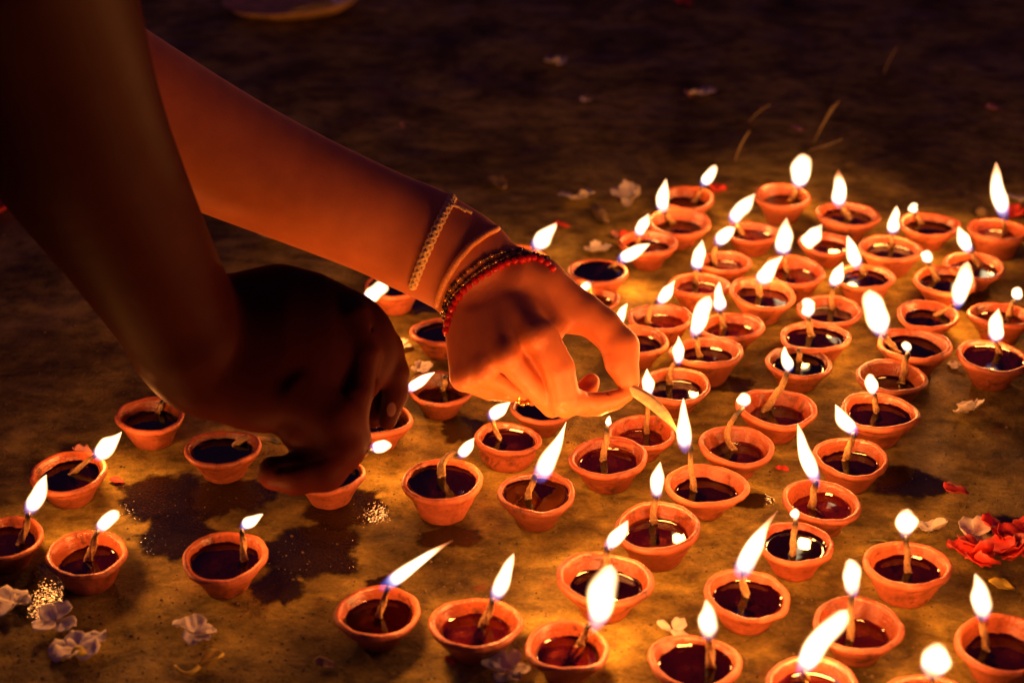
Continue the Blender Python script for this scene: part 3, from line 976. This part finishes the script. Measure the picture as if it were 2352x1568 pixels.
LH.chain([(700, 880, 0, 90), (775, 930, 10, 60), (800, 960, 10, 44)], 24, 1.2)
LH.cone((640, 1078, -42), (776, 1046, -86), 6, 5, 9, cut=True)
LH.cone((846, 760, -34), (858, 960, -6), 7, 9, 12, cut=True)
LH.chain([(690, 985, -6, 52), (770, 1010, -10, 50), (800, 1010, -16, 40)], 24, 1.1)
left_arm, lc = body_object(LH, M_SKIN_SHADED, 'dark out-of-focus forearm and fist in front, bent over the lamps at the left')


# --- things worn on the right arm
def drape(B, line, lift, n_front=60, n_back=30):
    """Lay a closed loop on the body: line is its visible run; the hidden run follows it behind the arm."""
    pts = np.array(line, float)
    seg = np.r_[0, np.cumsum(np.hypot(*np.diff(pts, axis=0).T))]

    def run(n, front):
        out = []
        for s in np.linspace(0, seg[-1], n):
            u, v = np.interp(s, seg, pts[:, 0]), np.interp(s, seg, pts[:, 1])
            w = B.hit(u, v, front)
            out.append((u, v, None if w is None else (w - lift if front else w + lift)))
        return out
    fr, bk = run(n_front, True), run(n_back, False)[::-1]
    loop = [p for p in fr + bk if p[2] is not None]
    L_ = [B.pt(p) for p in loop]
    # smooth and resample evenly
    for _ in range(3):
        L_ = [(L_[i - 1] + L_[i] * 2 + L_[(i + 1) % len(L_)]) / 4 for i in range(len(L_))]
    return L_


def resample(loop, step):
    P = loop + [loop[0]]
    d = [0]
    for a, b in zip(P, P[1:]):
        d.append(d[-1] + (b - a).length)
    n = max(8, int(d[-1] / step))
    out, j = [], 0
    for i in range(n):
        s = d[-1] * i / n
        while d[j + 1] < s:
            j += 1
        t = (s - d[j]) / max(d[j + 1] - d[j], 1e-9)
        out.append(P[j] * (1 - t) + P[j + 1] * t)
    return out


def loop_tube(loop, r, n=8):
    vs, fs, _ = tube(loop, [r] * len(loop), n, cap=False)
    m = len(loop)
    for k in range(n):
        k2 = (k + 1) % n
        fs.append(((m - 1) * n + k, (m - 1) * n + k2, k2, k))
    return vs, fs


def sub(name, vs, fs, mat, parent, origin):
    return mesh_obj(name, [Vector(v) - origin for v in vs], fs, mat, parent)


px = 1.19 / F
# braided cotton thread
lp = resample(drape(RH, [(1040, 452), (1018, 494), (992, 548), (968, 604), (946, 662)], 3), 2.2 * px)
vs_all, fs_all = [], []
cen = sum(lp, Vector()) / len(lp)
for s in range(3):
    strand = []
    for i, p in enumerate(lp):
        tdir = (lp[(i + 1) % len(lp)] - lp[i - 1]).normalized()
        out = (p - cen).normalized()
        side = tdir.cross(out)
        a = 2 * math.pi * (s / 3 + i / 22.0)
        strand.append(p + side * (math.sin(a) * 7.5 * px) + out * ((math.cos(2 * a) * 2.4 + 3.5) * px))
    vs, fs = loop_tube(strand, 4.6 * px, 6)
    o = len(vs_all)
    vs_all += vs
    fs_all += [tuple(i + o for i in f) for f in fs]
for pts in ([(1036, 470), (1060, 474), (1084, 490)], [(1034, 472), (1050, 470), (1070, 486)]):        # loose ends of the knot
    P3 = [RH.pt((a, b, (RH.hit(a, b + 10) or RH.hit(1036, 490)) - 5)) for a, b in pts]
    vs, fs, _ = tube(bez(*P3, 10), [3.6 * px] * 10, 6)
    o = len(vs_all)
    vs_all += vs
    fs_all += [tuple(i + o for i in f) for f in fs]
b = sub('wrist_thread', vs_all, fs_all, M_THREAD, right_arm, rc)
b['label'] = 'braided pale cotton thread knotted round the forearm'
# plain orange cord
lp = resample(drape(RH, [(1168, 528), (1150, 522), (1118, 536), (1080, 564), (1048, 602), (1022, 644), (1006, 684), (1004, 704)], 6), 4 * px)
vs, fs = loop_tube(lp, 8.0 * px, 8)
b = sub('wrist_cord', vs, fs, M_CORD, right_arm, rc)
b['label'] = 'smooth orange cord round the wrist'


def bead_mesh(name, r, mat, squash=0.8):
    bm = bmesh.new()
    bmesh.ops.create_icosphere(bm, subdivisions=1, radius=r)
    me = bpy.data.meshes.new(name)
    bm.to_mesh(me)
    bm.free()
    me.polygons.foreach_set('use_smooth', [True] * len(me.polygons))
    me.materials.append(mat)
    return me


def beads(parent_name, line, r, mat, label, lift, alt=None):
    lp = drape(RH, line, lift)
    core = resample(lp, 6 * px)
    vs, fs = loop_tube(core, 1.6 * px, 5)
    par = sub(parent_name, vs, fs, M_CORD, right_arm, rc)
    par['label'] = label
    me = bead_mesh('bead', r * px, mat)
    me2 = bead_mesh('bead', r * px * 0.8, alt) if alt else None
    for i, p in enumerate(resample(lp, r * 1.75 * px)):
        o = bpy.data.objects.new('bead', me2 if (alt and i % 3 == 0) else me)
        o.location = p - rc
        o.rotation_euler = (random.uniform(0, 3), random.uniform(0, 3), random.uniform(0, 3))
        s = random.uniform(0.85, 1.12)
        o.scale = (s, s, s)
        o.parent = par
        COL.objects.link(o)


beads('bangle', [(1016, 726), (1022, 690), (1036, 660), (1066, 628), (1112, 594), (1160, 576), (1210, 572), (1252, 582)], 6.0, M_BLACK_BEAD, 'dark bead bangle with gold beads', 4, M_GOLD)
beads('bangle', [(1018, 744), (1026, 704), (1042, 674), (1074, 642), (1118, 610), (1166, 588), (1216, 580), (1262, 594)], 6.0, M_BLACK_BEAD, 'second dark bead bangle with gold beads', 4, M_GOLD)
beads('bangle', [(1024, 768), (1030, 730), (1042, 698), (1066, 664), (1108, 634), (1166, 602), (1228, 590), (1262, 606), (1276, 626)], 10.0, M_RED_BEAD, 'red glass bead bangle', 5)
# gold ring on the ring finger
ang = [(1198 + 9 * math.cos(t) * 0.6, 904 + 26 * math.sin(t), -8 + 26 * math.cos(t)) for t in np.linspace(0, 2 * math.pi, 24, endpoint=False)]
vs, fs = loop_tube([RH.pt(p) for p in ang], 3.6 * px, 6)
ring = sub('finger_ring', vs, fs, M_GOLD, right_arm, rc)
me = bead_mesh('stone', 6.5 * px, M_GOLD)
for du, dv in ((-10, 14), (2, 20), (13, 17)):
    o = bpy.data.objects.new('stone', me)
    o.location = RH.pt((1200 + du, 908 + dv, -26)) - rc
    o.parent = ring
    COL.objects.link(o)


def nail(B, parent, org, c, ax_u, ax_v, ru, rv):
    """A thin curved nail plate lying on a fingertip."""
    vs, fs = [], []
    n, m = 10, 5
    for j in range(m + 1):
        for k in range(n):
            a = 2 * math.pi * k / n
            q = Vector(c) + Vector(ax_u) * (ru * j / m * math.cos(a)) + Vector(ax_v) * (rv * j / m * math.sin(a))
            w = B.hit(q.x, q.y)
            vs.append(B.pt((q.x, q.y, (w if w is not None else c[2]) - 1.6)))
    for j in range(m):
        for k in range(n):
            k2 = (k + 1) % n
            fs.append((j * n + k, j * n + k2, (j + 1) * n + k2, (j + 1) * n + k))
    return sub('fingernail', vs, fs, M_NAIL, parent, org)


nail(LH, left_arm, lc, (899, 940, 30), (1, 0.1, 0), (-0.1, 1, 0), 11, 17)

# the pale stick between thumb and index finger
p0, p1, p2 = RH.pt((1428, 886, 6)), RH.pt((1516, 918, -6)), on_upright(1562, 1004, on_z(1592, 1121, .012))
path = bez(p0, p1, p2, 18)
vs, fs = [], []
for i, p in enumerate(path):
    t = i / 17
    d = (path[min(i + 1, 17)] - path[max(i - 1, 0)]).normalized()
    side = d.cross(FWD).normalized()
    wd = (8.5 + 6 * math.sin(math.pi * min(1, t * 1.25))) * px * (1 - max(0, (t - 0.72) / 0.28) * 0.9)
    th = 4.2 * px
    for s, q in ((-1, 0), (-.4, -1), (.4, -1), (1, 0), (.4, 1), (-.4, 1)):
        vs.append(p + side * (wd * s) + FWD * (th * q))
for i in range(17):
    for k in range(6):
        fs.append((i * 6 + k, i * 6 + (k + 1) % 6, (i + 1) * 6 + (k + 1) % 6, (i + 1) * 6 + k))
fs += [tuple(range(5, -1, -1)), tuple(17 * 6 + k for k in range(6))]
tag(mesh_obj('stick', vs, fs, M_STICK), 'pale flat stick held between thumb and index finger, its tip in a flame', 'stick')


# ------------------------------------------------------------------ oil stains on the ground
def stain(u, v, ru, rv, label, seed, rough=0.36, rot=0.0, mat=None):
    c = on_z(u, v, 0)
    s = depth_of(c) / F
    rx, ry = ru * s, rv * s / 0.5
    n = 150
    ring, vs, fs = [], [], []
    for k in range(n):
        a = 2 * math.pi * k / n
        q = Vector((math.cos(a), math.sin(a), seed * 3.1))
        r = 1 + rough * (mnoise.noise(q * 1.4) + 0.55 * mnoise.noise(q * 3.3) + 0.25 * mnoise.noise(q * 8) + 0.10 * mnoise.noise(q * 19))
        x, y = rx * r * math.cos(a), ry * r * math.sin(a)
        ring.append((x * math.cos(rot) - y * math.sin(rot), x * math.sin(rot) + y * math.cos(rot)))
    z = 0.0002 + seed * 0.00003
    uv = []
    fr = (1.18, 1.0, 0.8, 0.6, 0.4, 0.2)
    for f in fr:
        for x, y in ring:
            vs.append((x * f, y * f, z))
            uv.append(((1.18 - f) / 0.75, 0))
    for j in range(len(fr) - 1):
        for k in range(n):
            k2 = (k + 1) % n
            fs.append((j * n + k, j * n + k2, (j + 1) * n + k2, (j + 1) * n + k))
    fs.append(tuple((len(fr) - 1) * n + k for k in range(n)))
    o = mesh_obj('oil_stain', vs, fs, mat or M_WET, uvs=uv)
    o.location = c
    return tag(o, label, 'oil stain', 'dark oil stains on the concrete')


stain(370, 1150, 115, 62, 'dark oil stain right of the lamp with the curled flame', 1, mat=M_WET_ROUGH)
stain(520, 1135, 95, 55, 'dark oil stain in front of the lamp with the hanging wick', 2, mat=M_WET_ROUGH)
stain(725, 1262, 130, 62, 'large dark oil stain right of the lone lamp left of centre', 3, mat=M_WET_ROUGH)
stain(800, 1165, 95, 44, 'dark oil stain in front of the lamp under the dark thumb', 4, mat=M_WET_ROUGH)
stain(405, 1228, 92, 46, 'dark oil stain left of the lone lamp left of centre', 5, mat=M_WET_ROUGH)
stain(640, 1350, 62, 36, 'small oil stain glittering at the foot of the lone lamp', 6, mat=M_WET_ROUGH)
stain(112, 1352, 60, 66, 'glittering oil stain in front of the lamp with the raised rim', 7, mat=M_WET_ROUGH)
stain(1065, 985, 62, 30, 'small oil stain left of the thick-walled lamp', 8)
stain(2090, 1112, 84, 36, 'wide dark oil stain beside the red petal on the right', 9)
stain(1722, 1150, 46, 18, 'small oil stain in front of the lamp with the S-curved wick', 10)
stain(1030, 1235, 75, 26, 'thin oil stain below the oil-streaked lamp', 11)
stain(880, 1345, 40, 18, 'oil spot behind the leftmost front-row lamp', 12)
stain(950, 705, 80, 22, 'oil stain dotted with drops under the bangled forearm', 14)
stain(2320, 1210, 90, 26, 'dark oil stain behind the red flower', 15)
stain(1670, 885, 62, 22, 'dark oil stain right of the lamp close to the thumb', 18)
stain(2200, 690, 90, 30, 'dark oil stain between the lamps near the right edge', 19)


# ------------------------------------------------------------------ fallen flowers and petals
def petal_mesh(L_, W_, curl, cup, seed, tipw=0.6):
    nu, nv = 6, 7
    vs, fs = [], []
    for j in range(nv):
        t = j / (nv - 1)
        wd = W_ * (((t + 0.03) ** 0.7) * ((1.03 - t) ** 0.5) / 0.55) * (1 + 0.18 * mnoise.noise(Vector((seed, t * 5, 3))))
        for i in range(nu):
            s = i / (nu - 1) * 2 - 1
            x = s * wd / 2
            y = L_ * t * (1 - 0.08 * s * s)
            q = Vector((x / L_ * 4 + seed, y / L_ * 4, seed * 0.7))
            z = curl * L_ * t * t + cup * W_ * s * s * math.sin(math.pi * t) + 0.17 * L_ * mnoise.noise(q) * (0.3 + t) + 0.07 * L_ * mnoise.noise(q * 2.7)
            vs.append((x, y, max(z, -0.02 * L_) + 0.02 * L_))
    for j in range(nv - 1):
        for i in range(nu - 1):
            fs.append((j * nu + i, j * nu + i + 1, (j + 1) * nu + i + 1, (j + 1) * nu + i))
    return vs, fs


def thicken(o, t):
    md = o.modifiers.new('thickness', 'SOLIDIFY')
    md.thickness = t
    md.offset = 1


def flower(u, v, size, label, mat=None, n=5, tilt=0.0, name='white_flower', cat='flower', spread=2 * math.pi, extra=None, group=None, rot=None, curl=0.18):
    c = on_z(u, v, 0.0008)
    s = size * depth_of(c) / F
    root = empty(name, c)
    root.rotation_euler = (tilt * random.uniform(-1, 1), tilt * random.uniform(-1, 1), random.uniform(0, 6.3) if rot is None else rot)
    tag(root, label, cat, group)
    zoff = abs(tilt) * s * 0.2
    for k in range(n):
        Lp = s * 0.55 * random.uniform(0.75, 1.15)
        vs, fs = petal_mesh(Lp, Lp * random.uniform(0.95, 1.3), random.uniform(-0.05, curl * 2), random.uniform(0.05, 0.3), random.uniform(0, 50))
        p = mesh_obj('petal', vs, fs, mat or M_WHITE_PETAL, root)
        p.rotation_euler = (random.uniform(0.0, 0.25), random.uniform(-0.2, 0.2), spread * k / n + random.uniform(-0.25, 0.25))
        j = s * (0.25 if n > 8 else 0.05)
        p.location = (random.uniform(-j, j), random.uniform(-j, j), zoff + 0.0006 * k)
        thicken(p, 0.00018)
    if extra == 'yellow':
        vs, fs, _ = tube([Vector((0, 0, 0.001)), Vector((0, -s * 0.15, 0.004)), Vector((0, -s * 0.34, 0.005))], [s * 0.06, s * 0.12, s * 0.17], 10)
        mesh_obj('throat', vs, fs, M_YELLOW_PETAL, root)
    return root


WG = 'fallen white flowers'
flower(1280, 152, 60, 'small white flower far back in the dark, above the middle of the picture', tilt=.2, group=WG)
flower(1612, 222, 58, 'white flower far back, beside an orange scrap', tilt=.3, group=WG)
flower(1346, 233, 30, 'tiny pale scrap of flower far back in the dark', n=2, group=WG)
flower(1326, 464, 78, 'white flower with spread petals behind the bangled wrist', tilt=.3, group=WG)
flower(1453, 459, 74, 'white flower left of the hindmost lamps', tilt=.3, group=WG)
flower(1370, 578, 62, 'white flower just behind the brim-full lamp near the bangle', n=4, group=WG)
flower(617, 552, 68, 'white flower under the bangled forearm, close to the dark arm', tilt=.3, group=WG)
flower(920, 798, 48, 'small white flower right of the dark knuckles', n=4, group=WG)
flower(966, 850, 56, 'white flower behind the slanting flame by the dark fist', n=4, group=WG)
flower(2228, 955, 78, 'white flower on bare ground at the right', tilt=.5, n=4, group=WG)
flower(2130, 1228, 88, 'pinkish white flower behind the heart-shaped flame', n=4, tilt=.3, group=WG)
flower(2232, 1240, 88, 'crumpled white flower behind the big red flower', tilt=.5, n=4, group=WG)
flower(2338, 462, 50, 'white flower at the right edge above the red one', n=4, group=WG)
flower(1545, 1449, 84, 'white petals lying behind the dark lamp at the bottom', n=3, group=WG)
flower(1165, 1552, 104, 'cream flower cut off by the bottom edge', n=7, group=WG, curl=.3)
flower(450, 1462, 100, 'white flower with pointed petals on dark ground', n=5, tilt=.15, group=WG)
flower(180, 1496, 112, 'white flower with a yellow throat in the bottom left', n=5, extra='yellow', tilt=.1, rot=0.3, group=WG)
flower(130, 1436, 100, 'crumpled white flower behind the yellow-throated one', n=4, tilt=.5, group=WG)
flower(36, 1392, 110, 'white flower at the left edge near the bottom', n=4, tilt=.2, group=WG)
flower(2196, 842, 44, 'pale scrap of petals left of the lone lamp near the right edge', n=3, name='petal_scrap', cat='petal')
flower(2280, 1300, 140, 'big red ruffled flower in the lower right', M_RED_PETAL, n=13, tilt=.2, name='red_flower', curl=.35)
flower(2330, 1262, 110, 'red ruffled flower at the right edge behind the big one', M_RED_PETAL, n=11, tilt=.2, name='red_flower', curl=.35)
flower(2332, 500, 58, 'small red flower at the right edge beside the tallest flame', M_RED_PETAL, n=6, name='red_flower', curl=.45)
flower(1645, 440, 50, 'small red flower right of the hindmost lamp', M_RED_PETAL, n=5, name='red_flower', curl=.45)
flower(4, 486, 92, 'red flower at the left edge beside the dark arm', M_RED_PETAL, n=6, name='red_flower', curl=.4)


def petal(u, v, size, label, mat, rot=None, name='petal', lift=0.0, wide=0.75, curl=.2):
    c = on_z(u, v, 0.0012 + lift)
    s = size * depth_of(c) / F
    vs, fs = petal_mesh(s, s * wide, curl, 0.2, random.uniform(0, 60))
    vs = [(x, y - s / 2, z) for x, y, z in vs]
    o = mesh_obj(name, vs, fs, mat)
    o.location = c
    o.rotation_euler = (0, 0, random.uniform(0, 6.3) if rot is None else rot)
    thicken(o, 0.00018)
    return tag(o, label, 'petal')


petal(2195, 1131, 60, 'red petal beside the wide oil stain on the right', M_RED_PETAL, 1.4)
petal(268, 1107, 34, 'tiny red petal by the lamp with the curled flame', M_RED_PETAL, 1.5)
petal(190, 1040, 52, 'pink petal against the back of the lamp with the curled flame', M_PINK_PETAL, 1.2, lift=.006)
petal(1436, 547, 44, 'pinkish red petal against the side of a red lamp in the back', M_RED_PETAL, 0.4, lift=.004)
petal(1288, 522, 44, 'red petal behind the wrist near the curling flame', M_RED_PETAL, 1.6)
petal(1032, 1520, 34, 'small red petal between two front-row lamps', M_RED_PETAL, 0.8)
petal(1796, 1078, 34, 'faint red petal flat on the ground in the right-hand lamps', M_RED_PETAL, 1.3, curl=.03)
petal(1570, 10, 40, 'dim red petal at the top edge', M_RED_PETAL, 1.5)
petal(1412, 540, 26, 'small orange petal left of a red-petalled lamp', M_PINK_PETAL, 0.4)
petal(2300, 1350, 62, 'pale yellow petal under the big red flower', M_YELLOW_PETAL, 1.3)
petal(745, 1528, 54, 'dark shrivelled petal at the bottom left of centre', M_LEAF_PLATE, 1.4)
petal(1830, 298, 30, 'orange scrap far back above the broadest far flame', M_PINK_PETAL, 0.8)
petal(1580, 218, 26, 'orange scrap beside a far white flower', M_PINK_PETAL, 0.5)
petal(2282, 252, 34, 'dim scrap far back at the right', M_PINK_PETAL, 1.5)
petal(922, 288, 20, 'dim pink speck far back in the middle', M_PINK_PETAL, 0.3)


def rod(name, pts, rads, mat, label, cat, n=8):
    P3 = pts
    if len(P3) == 3:
        P3 = bez(*pts, 12)
        rads = [np.interp(i / 11, np.linspace(0, 1, len(rads)), rads) for i in range(12)]
    vs, fs, _ = tube(P3, rads, n)
    return tag(mesh_obj(name, vs, fs, mat), label, cat)


# yellow petal with a curled stalk, bottom left
root = empty('yellow_petal', on_z(456, 1530, 0.001))
tag(root, 'yellow petal with a long curled stalk at the bottom left', 'petal')
s = depth_of(root.location) / F
vs, fs = petal_mesh(62 * s, 44 * s, 0.3, 0.5, 3.3)
pb = mesh_obj('blade', vs, fs, M_YELLOW_PETAL, root)
pb.rotation_euler = (0, 0, -1.2)
thicken(pb, 0.0005)
P3 = [on_z(a, b, 0.002) - root.location for a, b in ((458, 1530), (428, 1562), (402, 1528))]
vs, fs, _ = tube(bez(*P3, 12), [4.5 * s] * 6 + [3.5 * s] * 6, 8)
mesh_obj('stalk', vs, fs, M_YELLOW_PETAL, root)

rod('bud', [on_z(1366, 478, .004), on_z(1380, 492, .005), on_z(1394, 510, .003)], [.004, .006, .002], M_STRAW, 'brown dried bud beside a white flower behind the wrist', 'bud')
rod('stem', [on_z(1996, 1243, .002), on_z(2015, 1236, .004), on_z(2038, 1244, .002)], [.0008, .0008], M_GREEN, 'thin curved green stem left of the heart-shaped flame', 'stem', 6)
rod('bud', [on_z(2246, 494, .004), on_z(2254, 488, .006), on_z(2264, 484, .004)], [.004, .006, .003], M_STRAW, 'pale dried bud left of the tallest thin flame', 'bud')
straws = [((1868, 330), (1896, 268), (1928, 232), 'pale straw leaning far back above the broadest far flame'),
          ((1885, 300), (1900, 260), (1916, 240), 'thin straw leaning beside a paler one far back'),
          ((1858, 345), (1900, 335), (1936, 318), 'flat straw lying far back above the broadest far flame'),
          ((1140, 402), (1150, 430), (1164, 476), 'curved dry straw standing behind the bangled wrist'),
          ((1720, 280), (1740, 255), (1770, 240), 'dim straw far back left of the leaning straws'),
          ((2030, 170), (2040, 140), (2062, 106), 'dim reddish straw in the dark at the upper right'),
          ((1688, 370), (1700, 330), (1722, 300), 'dim straw behind the small upright flame at the back')]
for a, b_, c_, lab in straws:
    q0 = on_z(*a, 0.001)
    rod('dry_straw', [q0, on_upright(*b_, q0), on_upright(*c_, q0)], [.0011, .0013, .0006], M_STRAW, lab, 'straw', 6)
lf = petal(1140, 424, 70, 'pale dry leaf lying behind the bangled wrist', M_STRAW, 0.6, name='dry_leaf')
lf['category'] = 'leaf'


def cotton(u, v, size, label):
    c = on_z(u, v, size * 0.0002)
    s = size * depth_of(c) / F
    bm = bmesh.new()
    bmesh.ops.create_icosphere(bm, subdivisions=3, radius=s / 2)
    for ve in bm.verts:
        q = ve.co / s * 5
        ve.co *= 1 + 0.35 * mnoise.noise(q + Vector((u, v, 0)))
        ve.co.z *= 0.5
    me = bpy.data.meshes.new('cotton_tuft')
    bm.to_mesh(me)
    bm.free()
    me.polygons.foreach_set('use_smooth', [True] * len(me.polygons))
    me.materials.append(M_COTTON)
    o = bpy.data.objects.new('cotton_tuft', me)
    o.location = c
    COL.objects.link(o)
    tag(o, label, 'cotton tuft')


cotton(1995, 908, 44, 'tuft of cotton on the ground left of the lamp with the rounded flame')
cotton(2052, 768, 26, 'tiny tuft of cotton beside the middle-row lamp with the largest flame')

# shallow leaf plate at the top edge
pc = on_z(672, 18, 0)
pr = 150 * depth_of(pc) / F
root = empty('leaf_plate', pc)
tag(root, 'shallow dry-leaf plate with pale petals on its rim, cut off by the top edge', 'plate')
vs, fs = [], []
prof = [(0.0, 0.004), (0.6, 0.004), (0.82, 0.008), (1.0, 0.016), (1.05, 0.017), (1.0, 0.012), (0.84, 0.004), (0.6, 0.0), (0.0, 0.0)]
n = 48
for r, z in prof:
    for k in range(n):
        a = 2 * math.pi * k / n
        w = 1 + 0.05 * math.cos(3 * a + 1) + 0.02 * math.cos(11 * a)
        vs.append((pr * r * w * math.cos(a), pr * r * w * math.sin(a), z * (1 + 0.25 * math.cos(a - 0.3))))
for j in range(len(prof) - 1):
    for k in range(n):
        k2 = (k + 1) % n
        fs.append((j * n + k, j * n + k2, (j + 1) * n + k2, (j + 1) * n + k))
mesh_obj('dish', vs, fs, M_LEAF_PLATE, root)
for ang_, siz, mt in ((-0.45, 0.6, M_PINK_PETAL), (-0.75, 0.55, M_WHITE_PETAL), (-1.2, 0.4, M_YELLOW_PETAL), (-1.5, 0.4, M_YELLOW_PETAL), (-2.75, 0.4, M_PINK_PETAL)):
    vs, fs = petal_mesh(pr * siz, pr * siz * 0.6, -0.2, 0.1, random.uniform(0, 50))
    p = mesh_obj('petal', vs, fs, mt, root)
    p.location = (pr * 0.97 * math.cos(ang_), pr * 0.97 * math.sin(ang_), 0.017)
    p.rotation_euler = (0.2, 0, ang_ + 0.3)
    thicken(p, 0.0006)


# ------------------------------------------------------------------ loose grit on the ground
gv, gf = [], []
for i in range(5200):
    u, v = random.uniform(-60, 2420), 1620 - 1500 * random.random() ** 1.5
    c = on_z(u, v, 0)
    r = random.uniform(0.0003, 0.0008) * (1.9 if random.random() < 0.06 else 1)
    o = len(gv)
    a0 = random.uniform(0, 6.3)
    for k in range(5):
        a = a0 + k * 2 * math.pi / 5
        q = r * random.uniform(0.7, 1.3)
        gv.append((c.x + q * math.cos(a), c.y + q * math.sin(a), 0.0))
    for k in range(5):
        a = a0 + k * 2 * math.pi / 5 + 0.4
        q = r * random.uniform(0.4, 0.8)
        gv.append((c.x + q * math.cos(a), c.y + q * math.sin(a), r * random.uniform(0.5, 1.0)))
    for k in range(5):
        k2 = (k + 1) % 5
        gf += [(o + k, o + k2, o + 5 + k2, o + 5 + k)]
    gf.append(tuple(o + 5 + k for k in range(5)))
M_GRIT = mat_simple('grit', (0.13, 0.085, 0.035), 0.7, 0.6, 45)
grit = mesh_obj('gravel', gv, gf, M_GRIT, smooth=False)
grit['kind'] = 'stuff'
grit['label'] = 'fine grit scattered over the concrete'
